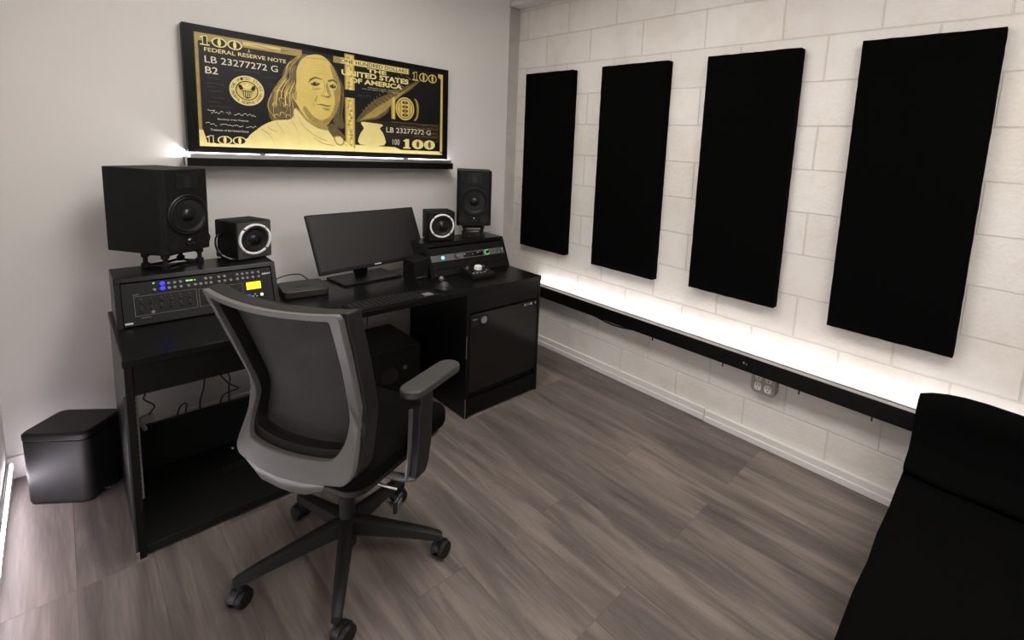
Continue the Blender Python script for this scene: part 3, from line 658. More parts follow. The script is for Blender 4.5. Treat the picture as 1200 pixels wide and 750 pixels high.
# left console unit
F = slant(-2.362, -.556, -.488)
con = thing('monitor_controller_console', 'black rack console with rows of small buttons, blue lights and an amber display', 'audio console', (-2.09, -.53, ZT))
inv = Matrix.Translation((2.09, .53, -ZT))
F0 = F; F = lambda u, v, w: inv @ F0(u, v, w)
b = new(); sbox(b, F, .0195, .5205, .006, .174, -.10, -.0025); obj('faceplate', b, M['face'], con, bevel=.001)
b = new()
for (u0, u1, v0, v1) in ((.053, .246, .041, .120), (.253, .408, .041, .117)):
    t_ = .0012
    sbox(b, F, u0, u1, v1-t_, v1, -.003, -.002); sbox(b, F, u0, u1, v0, v0+t_, -.003, -.002); sbox(b, F, u0, u0+t_, v0, v1, -.003, -.002); sbox(b, F, u1-t_, u1, v0, v1, -.003, -.002)
obj('section_outlines', b, M['outline'], con)
top = [.116, .161, .179, .198, .263, .281, .298, .326, .346, .392, .411, .429, .449, .471]
bot = [.116, .161, .179, .198, .223, .245, .263, .281, .298, .326, .346, .367, .391, .411, .429, .449, .471]
bt0 = None
for row, v in ((top, .158), (bot, .138)):
    for u in row:
        if v > .15 and u in (.116, .263): continue
        if bt0 is None:
            b = new(); sdisc(b, lambda a, c, w: F(a, c, w), u, v, .0062, -.003, .004, 14, .0048); bt0 = obj('button', b, M['btn_grey'], con, smooth=40); base = F(u, v, 0)
        else:
            c = bt0.copy(); C.objects.link(c); c.parent = con; c.location = F(u, v, 0)-base
for v in (.159, .140):
    b = new(); sdisc(b, F, .141, v, .0082, -.003, .005, 16); o = obj('button', b, M['led_blue'], con, smooth=40); o['label'] = 'glowing blue button'
b = new(); sdisc(b, F, .424, .054, .0085, -.003, .006, 18); o = obj('knob', b, M['led_blue'], con, smooth=40); o['label'] = 'glowing blue knob'
b = new(); sdisc(b, F, .473, .054, .007, -.003, .008, 18); sdisc(b, F, .473, .054, .0055, .0081, .010, 18); obj('knob', b, M['metal'], con, smooth=40)
b = new(); sdisc(b, F, .450, .060, .003, -.003, .0, 10); sdisc(b, F, .441, .052, .003, -.003, .0, 10); sdisc(b, F, .456, .050, .003, -.003, .0, 10); obj('indicator_dots', b, M['mark'], con)
b = new(); sbox(b, F, .421, .475, .083, .116, -.003, .0015); o = obj('display', b, M['lcd'], con); o['label'] = 'lit amber display'
for q in ((.112, .118, .163, .167), (.216, .224, .156, .162), (.226, .238, .156, .161), (.243, .247, .156, .160)):
    b = new(); sbox(b, F, *q, -.003, 0); o = obj('signal_light', b, M['led_lime'], con); o['label'] = 'small lit green light'
# small rotary knobs within the outlined sections and a ring
for u, v in [(.075+.030*k, .096-.004*(k % 2)) for k in range(6)]+[(.075+.030*k, .066) for k in range(6)]+[(.275+.028*k, .094) for k in range(5)]+[(.275+.028*k, .064) for k in range(5)]:
    b = new(); sdisc(b, F, u, v, .0043, -.003, .006, 12); obj('small_knob', b, M['black_plastic'], con)
b = new()
for k in range(12): sbox(b, F, .073+.030*(k % 6), .0745+.030*(k % 6), .105-.030*(k//6), .110-.030*(k//6), -.003, -.002)
sbox(b, F, .05, .07, .126, .128, -.003, -.002); sbox(b, F, .07, .10, .032, .034, -.003, -.002); sbox(b, F, .5, .515, .010, .014, -.0025, -.0015)
sdisc(b, F, .106, .051, .006, -.003, -.002, 16)
obj('tick_marks', b, M['outline'], con)
# script-like pale logo strokes at the right
b = new()
for k in range(7): prism(b, [(.485+.0048*k, .143+.0004*k), (.489+.0048*k, .143+.0004*k), (.491+.0048*k, .151-.002*(k % 2)), (.487+.0048*k, .151-.002*(k % 2))], lambda u, v, q: F(u, v, q), -.003, -.0018)
obj('logo_mark', b, M['mark'], con)
b = new(); sbox(b, F, .022, .045, .014, .021, -.0025, -.0012); obj('small_label', b, M['mark'], con)

# right hutch: interface and blank panels
G = slant(-1.066, -.588, -.502)
ai = thing('audio_interface', 'grey one-space audio interface with a blue light and green meter ring in the right hutch', 'audio interface', (-.785, -.54, .84))
iv2 = Matrix.Translation((.785, .54, -.84)); G1 = lambda u, v, w: iv2 @ G(u, v, w)
b = new(); sbox(b, G1, .0205, .5435, .092, .132, -.14, .0015); obj('faceplate', b, M['interface'], ai, bevel=.001)
b = new(); sdisc(b, G1, .095, .113, .011, .0015, .004, 20); o = obj('power_light', b, M['led_cyan'], ai, smooth=40); o['label'] = 'glowing pale blue light'
b = new(); sdisc(b, G1, .188, .113, .015, .0015, .003, 24); obj('knob_base', b, M['black_plastic'], ai, smooth=40)
b = new(); sdisc(b, G1, .188, .113, .011, .003, .016, 24, .0095); obj('knob', b, M['metal'], ai, smooth=40)
b = new(); sbox(b, G1, .237, .380, .097, .127, .0015, .0025); obj('display', b, M['gloss_black'], ai)
b = new(); sbox(b, G1, .335, .350, .117, .121, .0026, .003); sbox(b, G1, .240, .250, .116, .121, .0026, .003); sbox(b, G1, .30, .305, .110, .114, .0026, .003); sbox(b, G1, .357, .366, .121, .124, .0026, .003); obj('display_marks', b, M['mark'], ai)
b = new()
for k in range(40):
    a0 = PI*.25+k/40*PI*1.9; a1 = a0+PI*1.9/40*1.02
    prism(b, [(.412+.013*math.cos(a0), .112+.013*math.sin(a0)), (.412+.017*math.cos(a0), .112+.017*math.sin(a0)), (.412+.017*math.cos(a1), .112+.017*math.sin(a1)), (.412+.013*math.cos(a1), .112+.013*math.sin(a1))], lambda u, v, q: G1(u, v, q), .0015, .0035)
o = obj('meter_ring', b, M['led_green'], ai); o['label'] = 'glowing green ring'
b = new(); sdisc(b, G1, .412, .112, .011, .0015, .014, 24, .009); obj('knob', b, M['black_plastic'], ai, smooth=40)
for (u, v, r) in ((.470, .120, .006), (.487, .106, .007), (.505, .119, .006), (.518, .105, .006), (.530, .120, .004)):
    b = new(); sdisc(b, G1, u, v, r, .0015, .008, 16); obj('knob', b, M['metal'] if r > .0055 else M['mark'], ai, smooth=40)
b = new()
for k in range(6): sbox(b, G1, .125+.009*k, .130+.009*k, .105, .107, .0015, .002)
for k in range(4): sbox(b, G1, .212+.004*k, .214+.004*k, .108, .122, .0015, .002)
obj('panel_marks', b, M['outline'], ai)
bp_ = thing('blank_rack_panel', 'plain black blanking panel below the audio interface in the right hutch', 'rack panel', (-.785, -.58, .76))
iv3 = Matrix.Translation((.785, .58, -.76)); G2 = lambda u, v, w: iv3 @ G(u, v, w)
b = new(); sbox(b, G2, .0205, .5435, .005, .046, -.012, -.003); sbox(b, G2, .0205, .5435, .048, .089, -.012, -.003); sbox(b, G2, .0205, .5435, .134, .1775, -.012, -.003); obj('panel_plate', b, M['face'], bp_, bevel=.001)
b = new()
for u in (.028, .536):
    for v in (.014, .038, .057, .081): sdisc(b, G2, u, v, .003, -.003, -.001, 10)
obj('rack_screws', b, M['dark_metal'], bp_)

# ---------------------------------------------------------------- loudspeakers
def big_speaker(loc, rz, lab):
    W, D, H = .216, .279, .354
    t = thing('studio_monitor_speaker', lab, 'loudspeaker', loc, rz, 'tall studio loudspeakers')
    b = new()
    # cabinet with chamfered front edges
    ch = .018
    prism(b, [(-W/2, D), (W/2, D), (W/2, ch), (W/2-ch, 0), (-W/2+ch, 0), (-W/2, ch)], lambda u, v, q: Vector((u, v, q)), 0, H)
    obj('cabinet', b, M['matte_black'], t, bevel=.003)
    b = new(); lathe(b, (.0, .0, .160), (0, -1, 0), [(0, .088), (.004, .088), (.007, .084), (.006, .078), (.001, .074), (.0, .070)], 56); obj('woofer_ring', b, M['black_plastic'], t, smooth=35)
    b = new(); lathe(b, (.0, .0, .160), (0, -1, 0), [(.002, .078), (.008, .073), (.004, .066), (.0015, .062)], 56); obj('surround', b, M['rubber'], t, smooth=60)
    b = new(); lathe(b, (.0, .0, .160), (0, -1, 0), [(.0035, .064), (.0015, .045), (.0009, .030), (.009, .026), (.016, .015), (.018, 0)], 56); obj('cone', b, M['cone'], t, smooth=60)
    b = new(); bb(b, -.045, .045, -.004, .0, .270, .335, .0015); tw = obj('tweeter_plate', b, M['black_plastic'], t)
    b = new()
    for k in range(9): bb(b, -.015, .015, -.0055, -.004, .279+k*.0055, .2818+k*.0055)
    obj('ribbon', b, M['dark_metal'], tw)
    for s in (-1, 1):
        b = new(); lathe(b, (s*.068, .0, .045), (0, -1, 0), [(.0, .029), (.0012, .029), (.0018, .027), (.0006, .022), (.0004, .0)], 36); obj('bass_port', b, M['rubber'], t, smooth=40)
    b = new(); lathe(b, (-.007, .0, .033), (0, -1, 0), [(0, .006), (.009, .005), (.009, 0)], 16); lathe(b, (.014, .0, .033), (0, -1, 0), [(0, .006), (.009, .005), (.009, 0)], 16); obj('volume_knob', b, M['dark_metal'], t, smooth=40)
    b = new(); prism(b, [(-.007, .053), (.007, .053), (.0, .045)], lambda u, v, q: Vector((u, -q, v)), 0, .0015); obj('badge', b, M['mark'], t)
    return t
def speaker_stand(loc, rz, lab, w, d, hh, n=2):
    t = thing('speaker_stand', lab, 'speaker stand', loc, rz, 'black isolation stands under the tall loudspeakers')
    for nm, z in (('lower_frame', .006), ('upper_frame', hh-.012)):
        b = new()
        P = [(-w/2, -d/2), (w/2, -d/2), (w/2, d/2), (-w/2, d/2)]
        tube(b, [(P[0][0], P[0][1], z+.003), (0, P[0][1]+.012, z+.003), (P[1][0], P[1][1], z+.003)], .006)
        tube(b, [(P[2][0], P[2][1], z+.003), (0, P[2][1]-.012, z+.003), (P[3][0], P[3][1], z+.003)], .006)
        tube(b, [(P[1][0], P[1][1], z+.003), (w/2-.012, 0, z+.003), (P[2][0], P[2][1], z+.003)], .006)
        tube(b, [(P[3][0], P[3][1], z+.003), (-w/2+.012, 0, z+.003), (P[0][0], P[0][1], z+.003)], .006)
        obj(nm, b, M['gloss_black'], t, smooth=60)
    for sx in (-1, 1):
        for sy in (-1, 1):
            b = new(); lathe(b, (sx*w/2, sy*d/2, 0), (0, 0, 1), [(0, .0), (0, .014), (.020, .015), (.023, .009), (hh*.5, .0075), (hh-.023, .009), (hh-.020, .014), (hh, .014), (hh, 0)], 24); obj('isolator_post', b, M['rubber'], t, smooth=40)
    return t
big_speaker((-2.114, -.402, 1.0045), .579, 'large black loudspeaker at the left end of the desk, angled toward the chair')
big_speaker((-.700, -.455, 1.0135), -.56, 'tall black loudspeaker at the right end of the desk, by the corner')
speaker_stand((-2.114-.07*.547-.01, -.402+.07*.837+.01, .9352), .579, 'black isolation stand under the left loudspeaker', .150, .10, .069)
s = speaker_stand((-.700+.085*.531, -.455+.085*.847, .9352), -.56, 'black isolation stand with horizontal bars under the right loudspeaker', .112, .115, .078)
b = new()
for z in (.0, .023, .042, .062):
    b = new(); bb(b, -.052, .052, -.064, -.056, z, z+.009, .001); obj('cross_bar', b, M['rubber'], s)

def cube_speaker(loc, rz, lab, face, W=.160, H=.180, D=.165):
    t = thing('cube_speaker', lab, 'loudspeaker', loc, rz, 'small cube loudspeakers with white rings')
    b = new(); bb(b, -W/2, W/2, .004, D, 0, H, .007, seg=3); obj('cabinet', b, M['matte_black'], t, smooth=35)
    b = new(); bb(b, -W/2+.004, W/2-.004, 0, .006, .004, H-.004, .002); obj('baffle', b, face, t)
    b = new(); R = .0735
    # ring in four arcs with small gaps
    for q in range(4):
        a0 = PI/4+q*PI/2+.045; a1 = PI/4+(q+1)*PI/2-.045; n = 18; prev = None
        for i in range(n+1):
            a = a0+(a1-a0)*i/n; c, s_ = math.cos(a), math.sin(a)
            ring = [b.verts.new((r*c, y, H/2+.004+r*s_)) for r, y in ((R, 0), (R, -.006), (R-.003, -.008), (R-.009, -.007), (R-.011, -.001), (R-.011, 0))]
            if prev:
                for k in range(5): b.faces.new((prev[k], prev[k+1], ring[k+1], ring[k]))
            else: b.faces.new(ring)
            prev = ring
        b.faces.new(prev[::-1])
    obj('trim_ring', b, M['white_ring'], t, smooth=50)
    b = new(); lathe(b, (0, 0, H/2+.004), (0, -1, 0), [(0, .064), (.003, .061), (.006, .056), (.003, .050), (.0015, .047), (.001, .02), (.006, .016), (.009, .008), (.0095, 0)], 48); obj('cone', b, M['cone'], t, smooth=60)
    return t
cl = cube_speaker((-1.871, -.384, .9365), .328, 'small black cube loudspeaker with a white ring, on the left hutch', M['grey_face'])
cube_speaker((-.925, -.452, .9365), -.277, 'small black cube loudspeaker with a white ring, on the right hutch', M['matte_black'])
# curved glossy bracket on the left side of the left cube
b = new(); tube(b, [(-.10, .03, .012), (-.118, .05, .03), (-.125, .07, .07), (-.112, .09, .105), (-.09, .10, .115), (-.078, .10, .115)], .008, 10)
tube(b, [(-.10, .03, .012), (-.09, .025, .008), (-.07, .02, .006)], .008, 10); obj('curved_bracket', b, M['gloss_black'], cl, smooth=60)

# ---------------------------------------------------------------- computer display
A = .184; T = .419
mon = thing('computer_display', 'wide black computer display on a flat stand, tilted back at the middle of the desk', 'monitor', (-1.35, -.355, ZT), .10)
Ri = Matrix.Rotation(-.10, 4, 'Z') @ Matrix.Translation((1.35, .355, -ZT))
RM = Ri @ Matrix.Translation((-1.30, -.42, .832)) @ Matrix.Rotation(A, 4, 'Z') @ Matrix.Rotation(-T, 4, 'X')
def mbox(bm, x0, x1, y0, y1, z0, z1, bev=0): bb(bm, x0, x1, y0, y1, z0, z1, bev, RM)
b = new(); mbox(b, -.325, .325, 0.0008, .022, 0, .321, .003); mbox(b, -.14, .14, .020, .042, .08, .25, .008); obj('housing', b, M['black_plastic'], mon)
b = new(); mbox(b, -.318, .318, 0, .0008, .018, .314); obj('screen', b, M['screen'], mon)
b = new(); mbox(b, -.020, .020, -.0006, .0008, .0055, .0125); o = obj('logo_plate', b, M['mark'], mon)
b = new()
tb = bmesh.new(); prism(tb, rrect(.325, .215, .006), lambda u, v, q: Vector((u, v, q)), 0.0, .012); merge(b, tb); obj('stand_base', b, M['black_plastic'], mon, bevel=.002)
b = new(); e = RM @ Vector((0, .042, .15)); bb(b, -.035, .035, .035, .05, .012, .10, .003)
P0 = Vector((0.0, .045, .09))
for sx in (-.03, .03): tube(b, [(sx, .045, .03), (sx*.9, .047, .10), (e.x+sx*.7, e.y, e.z)], .011, 10)
obj('stand_neck', b, M['black_plastic'], mon, smooth=40)

# keyboard
kb = thing('computer_keyboard', 'flat black computer keyboard at the front of the desk', 'keyboard', (-1.411, -.828, ZT), .0)
b = new(); bb(b, -.218, .218, -.062, .060, 0, .009, .002); obj('keyboard_base', b, M['black_plastic'], kb)
k0 = None
for r in range(5):
    for c in range(15):
        u = -.208+c*.0242; v = -.046+r*.0225
        if c >= 14: continue
        if k0 is None:
            b = new(); box(b, (0, 0, 0), (.0205, .019, .004), bev=.0012); k0 = obj('key', b, M['key'], kb); k0.location = (u+.010, v, .011)
        else:
            k = k0.copy(); C.objects.link(k); k.parent = kb; k.location = (u+.010, v, .011)
b = new(); bb(b, .142, .208, -.052, .050, .009, .0115, .001); obj('touch_area', b, M['black_plastic'], kb)
b = new(); bb(b, .138, .185, -.058, -.012, .0117, .0125); o = obj('small_label', b, M['outline'], kb)

# flat box computer left of the display
fb = thing('compact_computer', 'low flat dark box beside the display, on the desk next to the left hutch', 'computer', (-1.69, -.44, ZT), -.12)
b = new(); tb = bmesh.new(); prism(tb, rrect(.195, .205, .022), lambda u, v, q: Vector((u, v, q)), .003, .036); merge(b, tb); obj('case', b, M['case_grey'], fb, bevel=.003, smooth=35)
b = new(); prism(b, rrect(.17, .18, .02), lambda u, v, q: Vector((u, v, q)), 0, .004); obj('base_ring', b, M['rubber'], fb)
b = new(); lathe(b, (0, 0, .036), (0, 0, 1), [(0, .035), (.001, .034), (.001, 0)], 30); obj('lid_mark', b, M['black_plastic'], fb)
b = new(); tube(b, [(-1.80, -.30, .757), (-1.78, -.295, .79), (-1.72, -.29, .808), (-1.66, -.295, .805), (-1.62, -.30, .77), (-1.60, -.30, .757)], .003)
tag(obj('cable', b, M['cable'], smooth=60), 'thin black cable looping behind the flat box on the desk', 'cable')

# monitor-control pad (angled top) in front of right hutch
mc = thing('volume_controller', 'small black desktop volume controller with a silver knob, below the audio interface', 'controller', (-.815, -.680, ZT), -.10)
b = new(); prism(b, [(-.075, .0), (.075, .0), (.075, .052), (-.075, .026)], lambda u, v, q: Vector((q, u, v)), -.075, .075); obj('case', b, M['black_plastic'], mc, bevel=.004)
nrm = Vector((0, -.026, .15)).normalized(); d2 = Vector((0, .15, .026)).normalized()
def H(u, v, w): return Vector((u, 0, .039)) + d2*v + nrm*w
b = new(); sdisc(b, H, .005, .012, .025, 0, .016, 32, .022); sdisc(b, H, .005, .012, .021, .016, .018, 32); obj('volume_knob', b, M['white_ring'], mc, smooth=40)
b = new(); sdisc(b, H, -.048, .045, .011, 0, .012, 20, .009); obj('small_knob', b, M['metal'], mc, smooth=40)
for i, (u, v) in enumerate(((-.055, -.045), (-.032, -.047), (-.008, -.048), (.016, -.048), (.045, -.02), (.052, .03))):
    b = new(); sdisc(b, H, u, v, .0065, 0, .004, 14); obj('button', b, M['btn_grey'], mc, smooth=40)

# dark box standing left of right hutch
bx = thing('external_drive', 'upright small black box with a silver strip between the display and right hutch', 'hard drive', (-1.118, -.50, ZT), .0)
b = new(); prism(b, [(-.045, 0), (.045, 0), (.045, .125), (-.045, .105)], lambda u, v, q: Vector((u, q, v)), -.06, .07); obj('case', b, M['matte_black'], bx, bevel=.003)
b = new(); bb(b, -.03, .03, -.0625, -.060, .010, .016, .0008); obj('silver_strip', b, M['metal'], bx)

# trackball
tb_ = thing('trackball', 'small grey and black trackball at the right end of the keyboard', 'trackball', (-1.118, -.795, ZT), -.3)
b = new(); n = 24; prof = [(0, 0), (0, .046), (.008, .047), (.018, .040), (.026, .026), (.030, .010), (.030, 0)]
lathe(b, (0, 0, 0), (0, 0, 1), prof, 32); 
for v in b.verts: v.co.y *= 1.25
obj('body', b, M['black_plastic'], tb_, smooth=60)
b = new(); lathe(b, (0, -.018, .012), (0, 0, 1), [(0, .030), (.012, .028), (.026, .021), (.034, .010), (.036, 0)], 24); obj('palm_rest', b, M['arm_grey'], tb_, smooth=60)
b = new(); bmesh.ops.create_uvsphere(b, u_segments=24, v_segments=16, radius=.015, matrix=Matrix.Translation((-.004, .026, .050))); obj('ball', b, M['silver_plastic'], tb_, smooth=180)

# subwoofer under desk
sw = thing('subwoofer', 'big black subwoofer box in the shadow under the middle of the desk', 'subwoofer', (-1.335, -.30, 0))
b = new(); bb(b, -.26, .25, -.20, .20, .012, .345, .006); obj('cabinet', b, M['matte_black'], sw)
b = new(); lathe(b, (.06, -.20, .19), (0, -1, 0), [(0, .052), (.003, .052), (.003, .047), (.002, .042), (.001, 0)], 40); obj('bass_port', b, M['gloss_black'], sw, smooth=40)
b = new(); cyl(b, (.15, -.201, .22), (.15, -.208, .22), .012); obj('knob', b, M['metal'], sw, smooth=40)
for sx in (-.22, .21):
    for sy in (-.16, .16):
        b = new(); cyl(b, (sx, sy, 0), (sx, sy, .013), .018); obj('foot', b, M['rubber'], sw)

# power strip and cables in the left bay, behind the desk
ps = thing('power_adapter', 'small grey power adapter hanging on a kinked cable inside the left desk bay', 'power adapter', (-2.285, -.385, .24), 0)
b = new(); box(b, (-.002, 0, .045), (.046, .026, .034), Matrix.Rotation(-.25, 4, 'Y'), .006); obj('adapter_body', b, M['grey_cable'], ps)
b = new(); box(b, (-.017, -.004, .020), (.014, .020, .052), Matrix.Rotation(-.35, 4, 'Y'), .004); obj('plug', b, M['grey_cable'], ps)
def cab(pts, lab, r=.003):
    b = new(); tube(b, pts, r); return tag(obj('cable', b, M['cable'], smooth=60), lab, 'cable', None)
cab([(-2.275, -.40, .7215), (-2.280, -.40, .55), (-2.287, -.40, .413), (-2.293, -.40, .381), (-2.262, -.40, .341), (-2.275, -.40, .315), (-2.280, -.392, .299)], 'kinked black cable dropping to the grey power adapter in the left desk bay')
cab([(-2.066, -.33, .7215), (-2.070, -.33, .55), (-2.078, -.33, .382), (-2.085, -.33, .325), (-2.099, -.33, .27), (-2.10, -.34, .20)], 'single black cable hanging almost straight in the middle of the left desk bay')
cab([(-2.09, -.33, .7215), (-2.06, -.33, .45), (-2.023, -.33, .383), (-1.987, -.33, .321), (-1.950, -.33, .286), (-1.977, -.33, .281), (-2.013, -.33, .268), (-2.03, -.34, .22)], 'black cable slanting down and curling back by the chair frame in the left desk bay')
cab([(-1.992, -.325, .7215), (-1.990, -.325, .5), (-1.988, -.325, .383), (-1.981, -.325, .345), (-1.987, -.325, .298), (-1.99, -.335, .22)], 'black cable hanging straight down next to the slanting one in the left desk bay')
cab([(-2.185, -.34, .23), (-2.174, -.33, .262), (-2.160, -.33, .281), (-2.147, -.33, .276), (-2.150, -.335, .262), (-2.155, -.34, .23)], 'small black cable loop poking up over the low panel in the left desk bay')
cab([(-1.22, -.27, .735), (-1.22, -.18, .62), (-1.22, -.10, .5), (-1.215, -.06, .348)], 'thin black cable hanging down the wall above the subwoofer', .003)

# ---------------------------------------------------------------- trash bin
bn = thing('trash_bin', 'black metal pedal bin with a closed lid on the floor beside the desk', 'trash bin', (-2.500, -.262, 0), -.69)
def rr(bm, w, d, r, z0, z1, s0=1.0, s1=1.0):
    P = rrect(w, d, r, 6)
    A_ = [bm.verts.new((u*s0, v*s0, z0)) for u, v in P]; B_ = [bm.verts.new((u*s1, v*s1, z1)) for u, v in P]
    n = len(P)
    for i in range(n): bm.faces.new((A_[i], A_[(i+1) % n], B_[(i+1) % n], B_[i]))
    bm.faces.new(A_[::-1]); bm.faces.new(B_)
b = new(); rr(b, .235, .190, .030, .012, .272, .97, 1.0); obj('bin_body', b, M['bin'], bn, smooth=35)
b = new(); rr(b, .232, .187, .030, .0, .013, .96, .97); obj('base_ring', b, M['rubber'], bn, smooth=35)
b = new(); rr(b, .239, .194, .032, .276, .298, 1.0, 1.0); rr(b, .239, .194, .032, .298, .306, 1.0, .93); obj('lid', b, M['bin_lid'], bn, smooth=35, bevel=.002)
b = new(); rr(b, .225, .180, .028, .271, .2765); obj('lid_seam', b, M['slot'], bn)
b = new(); bb(b, .108, .134, -.03, .03, .012, .020, .003); obj('pedal', b, M['bin_lid'], bn)
b = new(); bb(b, .1335, .136, -.03, .03, .013, .021, .0008); obj('pedal_edge', b, M['chrome'], bn)

# ---------------------------------------------------------------- sofa
sf = thing('sofa', 'large plain black fabric sofa in the near right corner against the block wall', 'sofa', (-.10, -2.85, 0))
def pad(bm, x0, x1, y0, y1, z0, z1, r, puff=.0, nx=14, ny=14, mtx=None):
    t = bmesh.new(); bmesh.ops.create_cube(t, size=1); bmesh.ops.scale(t, vec=(x1-x0, y1-y0, z1-z0), verts=t.verts)
    bmesh.ops.bevel(t, geom=t.edges[:], offset=r, segments=5, profile=.5, affect='EDGES')
    bmesh.ops.subdivide_edges(t, edges=[e for e in t.edges if e.calc_length() > .2], cuts=8, use_grid_fill=True)
    for v in t.verts:
        u = v.co.x/(x1-x0)*2; w = v.co.y/(y1-y0)*2; s = v.co.z/(z1-z0)*2
        k = max(0, (1-u*u))*max(0, (1-w*w)); v.co.z += puff*k*(1 if s > 0 else 0)
        v.co += Vector((math.sin(v.co.y*19+v.co.z*7), math.sin(v.co.x*17), math.sin(v.co.x*13+v.co.y*9)))*.0025
    m = Matrix.Translation(((x0+x1)/2, (y0+y1)/2, (z0+z1)/2))
    if mtx is not None: m = mtx @ m
    t.transform(m); merge(bm, t)
b = new(); pad(b, -1.42, .0, -2.1, -.01, .10, .27, .02); obj('base', b, M['sofa'], sf, smooth=60)
b = new(); pad(b, -1.45, -.02, -1.04, .005, .26, .385, .035, .012); obj('seat_cushion', b, M['sofa'], sf, smooth=60)
b = new(); pad(b, -1.45, -.02, -2.10, -1.045, .26, .385, .035, .012); obj('seat_cushion', b, M['sofa'], sf, smooth=60)
# backrest cushion, profile rolled
def back(bm, y0, y1):
    prof = [(-.05, .36), (-.03, .50), (-.035, .585), (-.060, .618), (-.095, .632), (-.140, .624), (-.166, .592), (-.170, .55), (-.185, .50), (-.215, .455), (-.275, .435), (-.31, .415), (-.30, .39), (-.24, .365)]
    Q = smooth_poly(prof, 3); n = 16; prev = None
    for i in range(n+1):
        u = (1-math.cos(PI*i/n))/2*.5+.5*i/n; e = min(i, n-i); sc_ = 1-.13*max(0, 1-e/3)**2
        cx = -.15; cz = .42
        ring = [bm.verts.new((cx+(x-cx)*sc_, y0+(y1-y0)*u, cz+(z+.045*max(0, (z-.45)/.19)-cz)*sc_+.003*math.sin(i*1.3+x*20))) for x, z in Q]
        if prev:
            for k in range(len(Q)): bm.faces.new((prev[k], prev[(k+1) % len(Q)], ring[(k+1) % len(Q)], ring[k]))
        else: bm.faces.new(ring[::-1])
        prev = ring
    bm.faces.new(prev)
b = new(); back(b, -1.04, .0); obj('back_cushion', b, M['sofa'], sf, smooth=60)
b = new(); back(b, -2.09, -1.045); obj('back_cushion', b, M['sofa'], sf, smooth=60)
for x in (-1.36, -.07):
    for y in (-.08, -2.03):
        b = new(); cyl(b, (x, y, 0), (x, y, .11), .022, .028); obj('leg', b, M['black_plastic'], sf, smooth=40)

# ---------------------------------------------------------------- office chair
TH = .414
ch = thing('office_chair', 'grey mesh-backed office chair on a black five-star wheeled base in front of the desk', 'office chair', (-1.85, -1.387, 0), TH-PI/2)
# local: x = chair's right, y = forward, z = up
def lerp_tab(tab, t):
    for (t0, v0), (t1, v1) in zip(tab, tab[1:]):
        if t <= t1:
            k = (t-t0)/(t1-t0); return tuple(a+(c-a)*k for a, c in zip(v0, v1))
    return tab[-1][1]
# t: height param 0..1 -> (z, half width, y at edges, curve depth)
TAB = [(0, (.492, .232, -.216, .040)), (.06, (.525, .238, -.210, .045)), (.28, (.640, .222, -.168, .055)), (.35, (.687, .217, -.156, .055)), (.42, (.725, .220, -.162, .052)), (.7, (.885, .243, -.214, .035)), (1, (1.058, .263, -.273, .034))]
def S(a, t, off=0.0):
    z, w, y, k = lerp_tab(TAB, t)
    return Vector((a*w, y - k*(1-a*a) + off, z - .012*max(0, t-.8)/.2*(1-a*a)))
def loopat(ox, t0, t1, rx, rt, n=8, lowcut=0):
    """rounded loop in (a,t): list of points"""
    P = []
    def arc(cx, cy, sx, sy, a0, RX, RT):
        for k in range(n+1):
            an = a0+PI/2*k/n; P.append((cx+RX*math.cos(an), cy+RT*math.sin(an)))
    def line(p, q, m):
        for k in range(1, m): P.append((p[0]+(q[0]-p[0])*k/m, p[1]+(q[1]-p[1])*k/m))
    arc(ox-rx, t1-rt, 1, 1, 0, rx, rt); line((ox-rx, t1), (-ox+rx, t1), 14)
    arc(-ox+rx, t1-rt, -1, 1, PI/2, rx, rt); line((-ox, t1-rt), (-ox, t0+lowcut), 26)
    arc(-ox+lowcut, t0+lowcut, -1, -1, PI, lowcut, lowcut*.8); line((-ox+lowcut, t0+.2*lowcut), (ox-lowcut, t0+.2*lowcut), 14)
    arc(ox-lowcut, t0+lowcut, 1, -1, 1.5*PI, lowcut, lowcut*.8); line((ox, t0+lowcut), (ox, t1-rt), 26)
    return P
def band(bm, outer, inner, f0, f1):
    """closed band between two (a,t) loops, from offset f0 to f1"""
    n = len(outer)
    A_ = [bm.verts.new(S(a, t, f0)) for a, t in outer]; B_ = [bm.verts.new(S(a, t, f0)) for a, t in inner]
    C_ = [bm.verts.new(S(a, t, f1)) for a, t in inner]; D_ = [bm.verts.new(S(a, t, f1)) for a, t in outer]
    for i in range(n):
        j = (i+1) % n
        for P, Q in ((A_, B_), (B_, C_), (C_, D_), (D_, A_)): bm.faces.new((P[i], P[j], Q[j], Q[i]))
outer = loopat(1.0, 0.0, 1.0, .05, .035, lowcut=.12)
inner = loopat(.885, .100, .965, .03, .02, lowcut=.24)
def adj(P):
    o = []
    for a, t in P:
        o.append((a, t))
    return o
b = new(); band(b, outer, inner, -.006, .014); fr = obj('back_frame', b, M['silver_plastic'], ch, smooth=40, bevel=.003)
outer2 = loopat(1.035, .01, 1.018, .06, .035, lowcut=.13); inner2 = loopat(.90, .150, .972, .03, .02, lowcut=.20)
b = new(); band(b, outer2, inner2, .0145, .062); obj('back_liner', b, M['chair_plastic'], ch, smooth=40, bevel=.003)
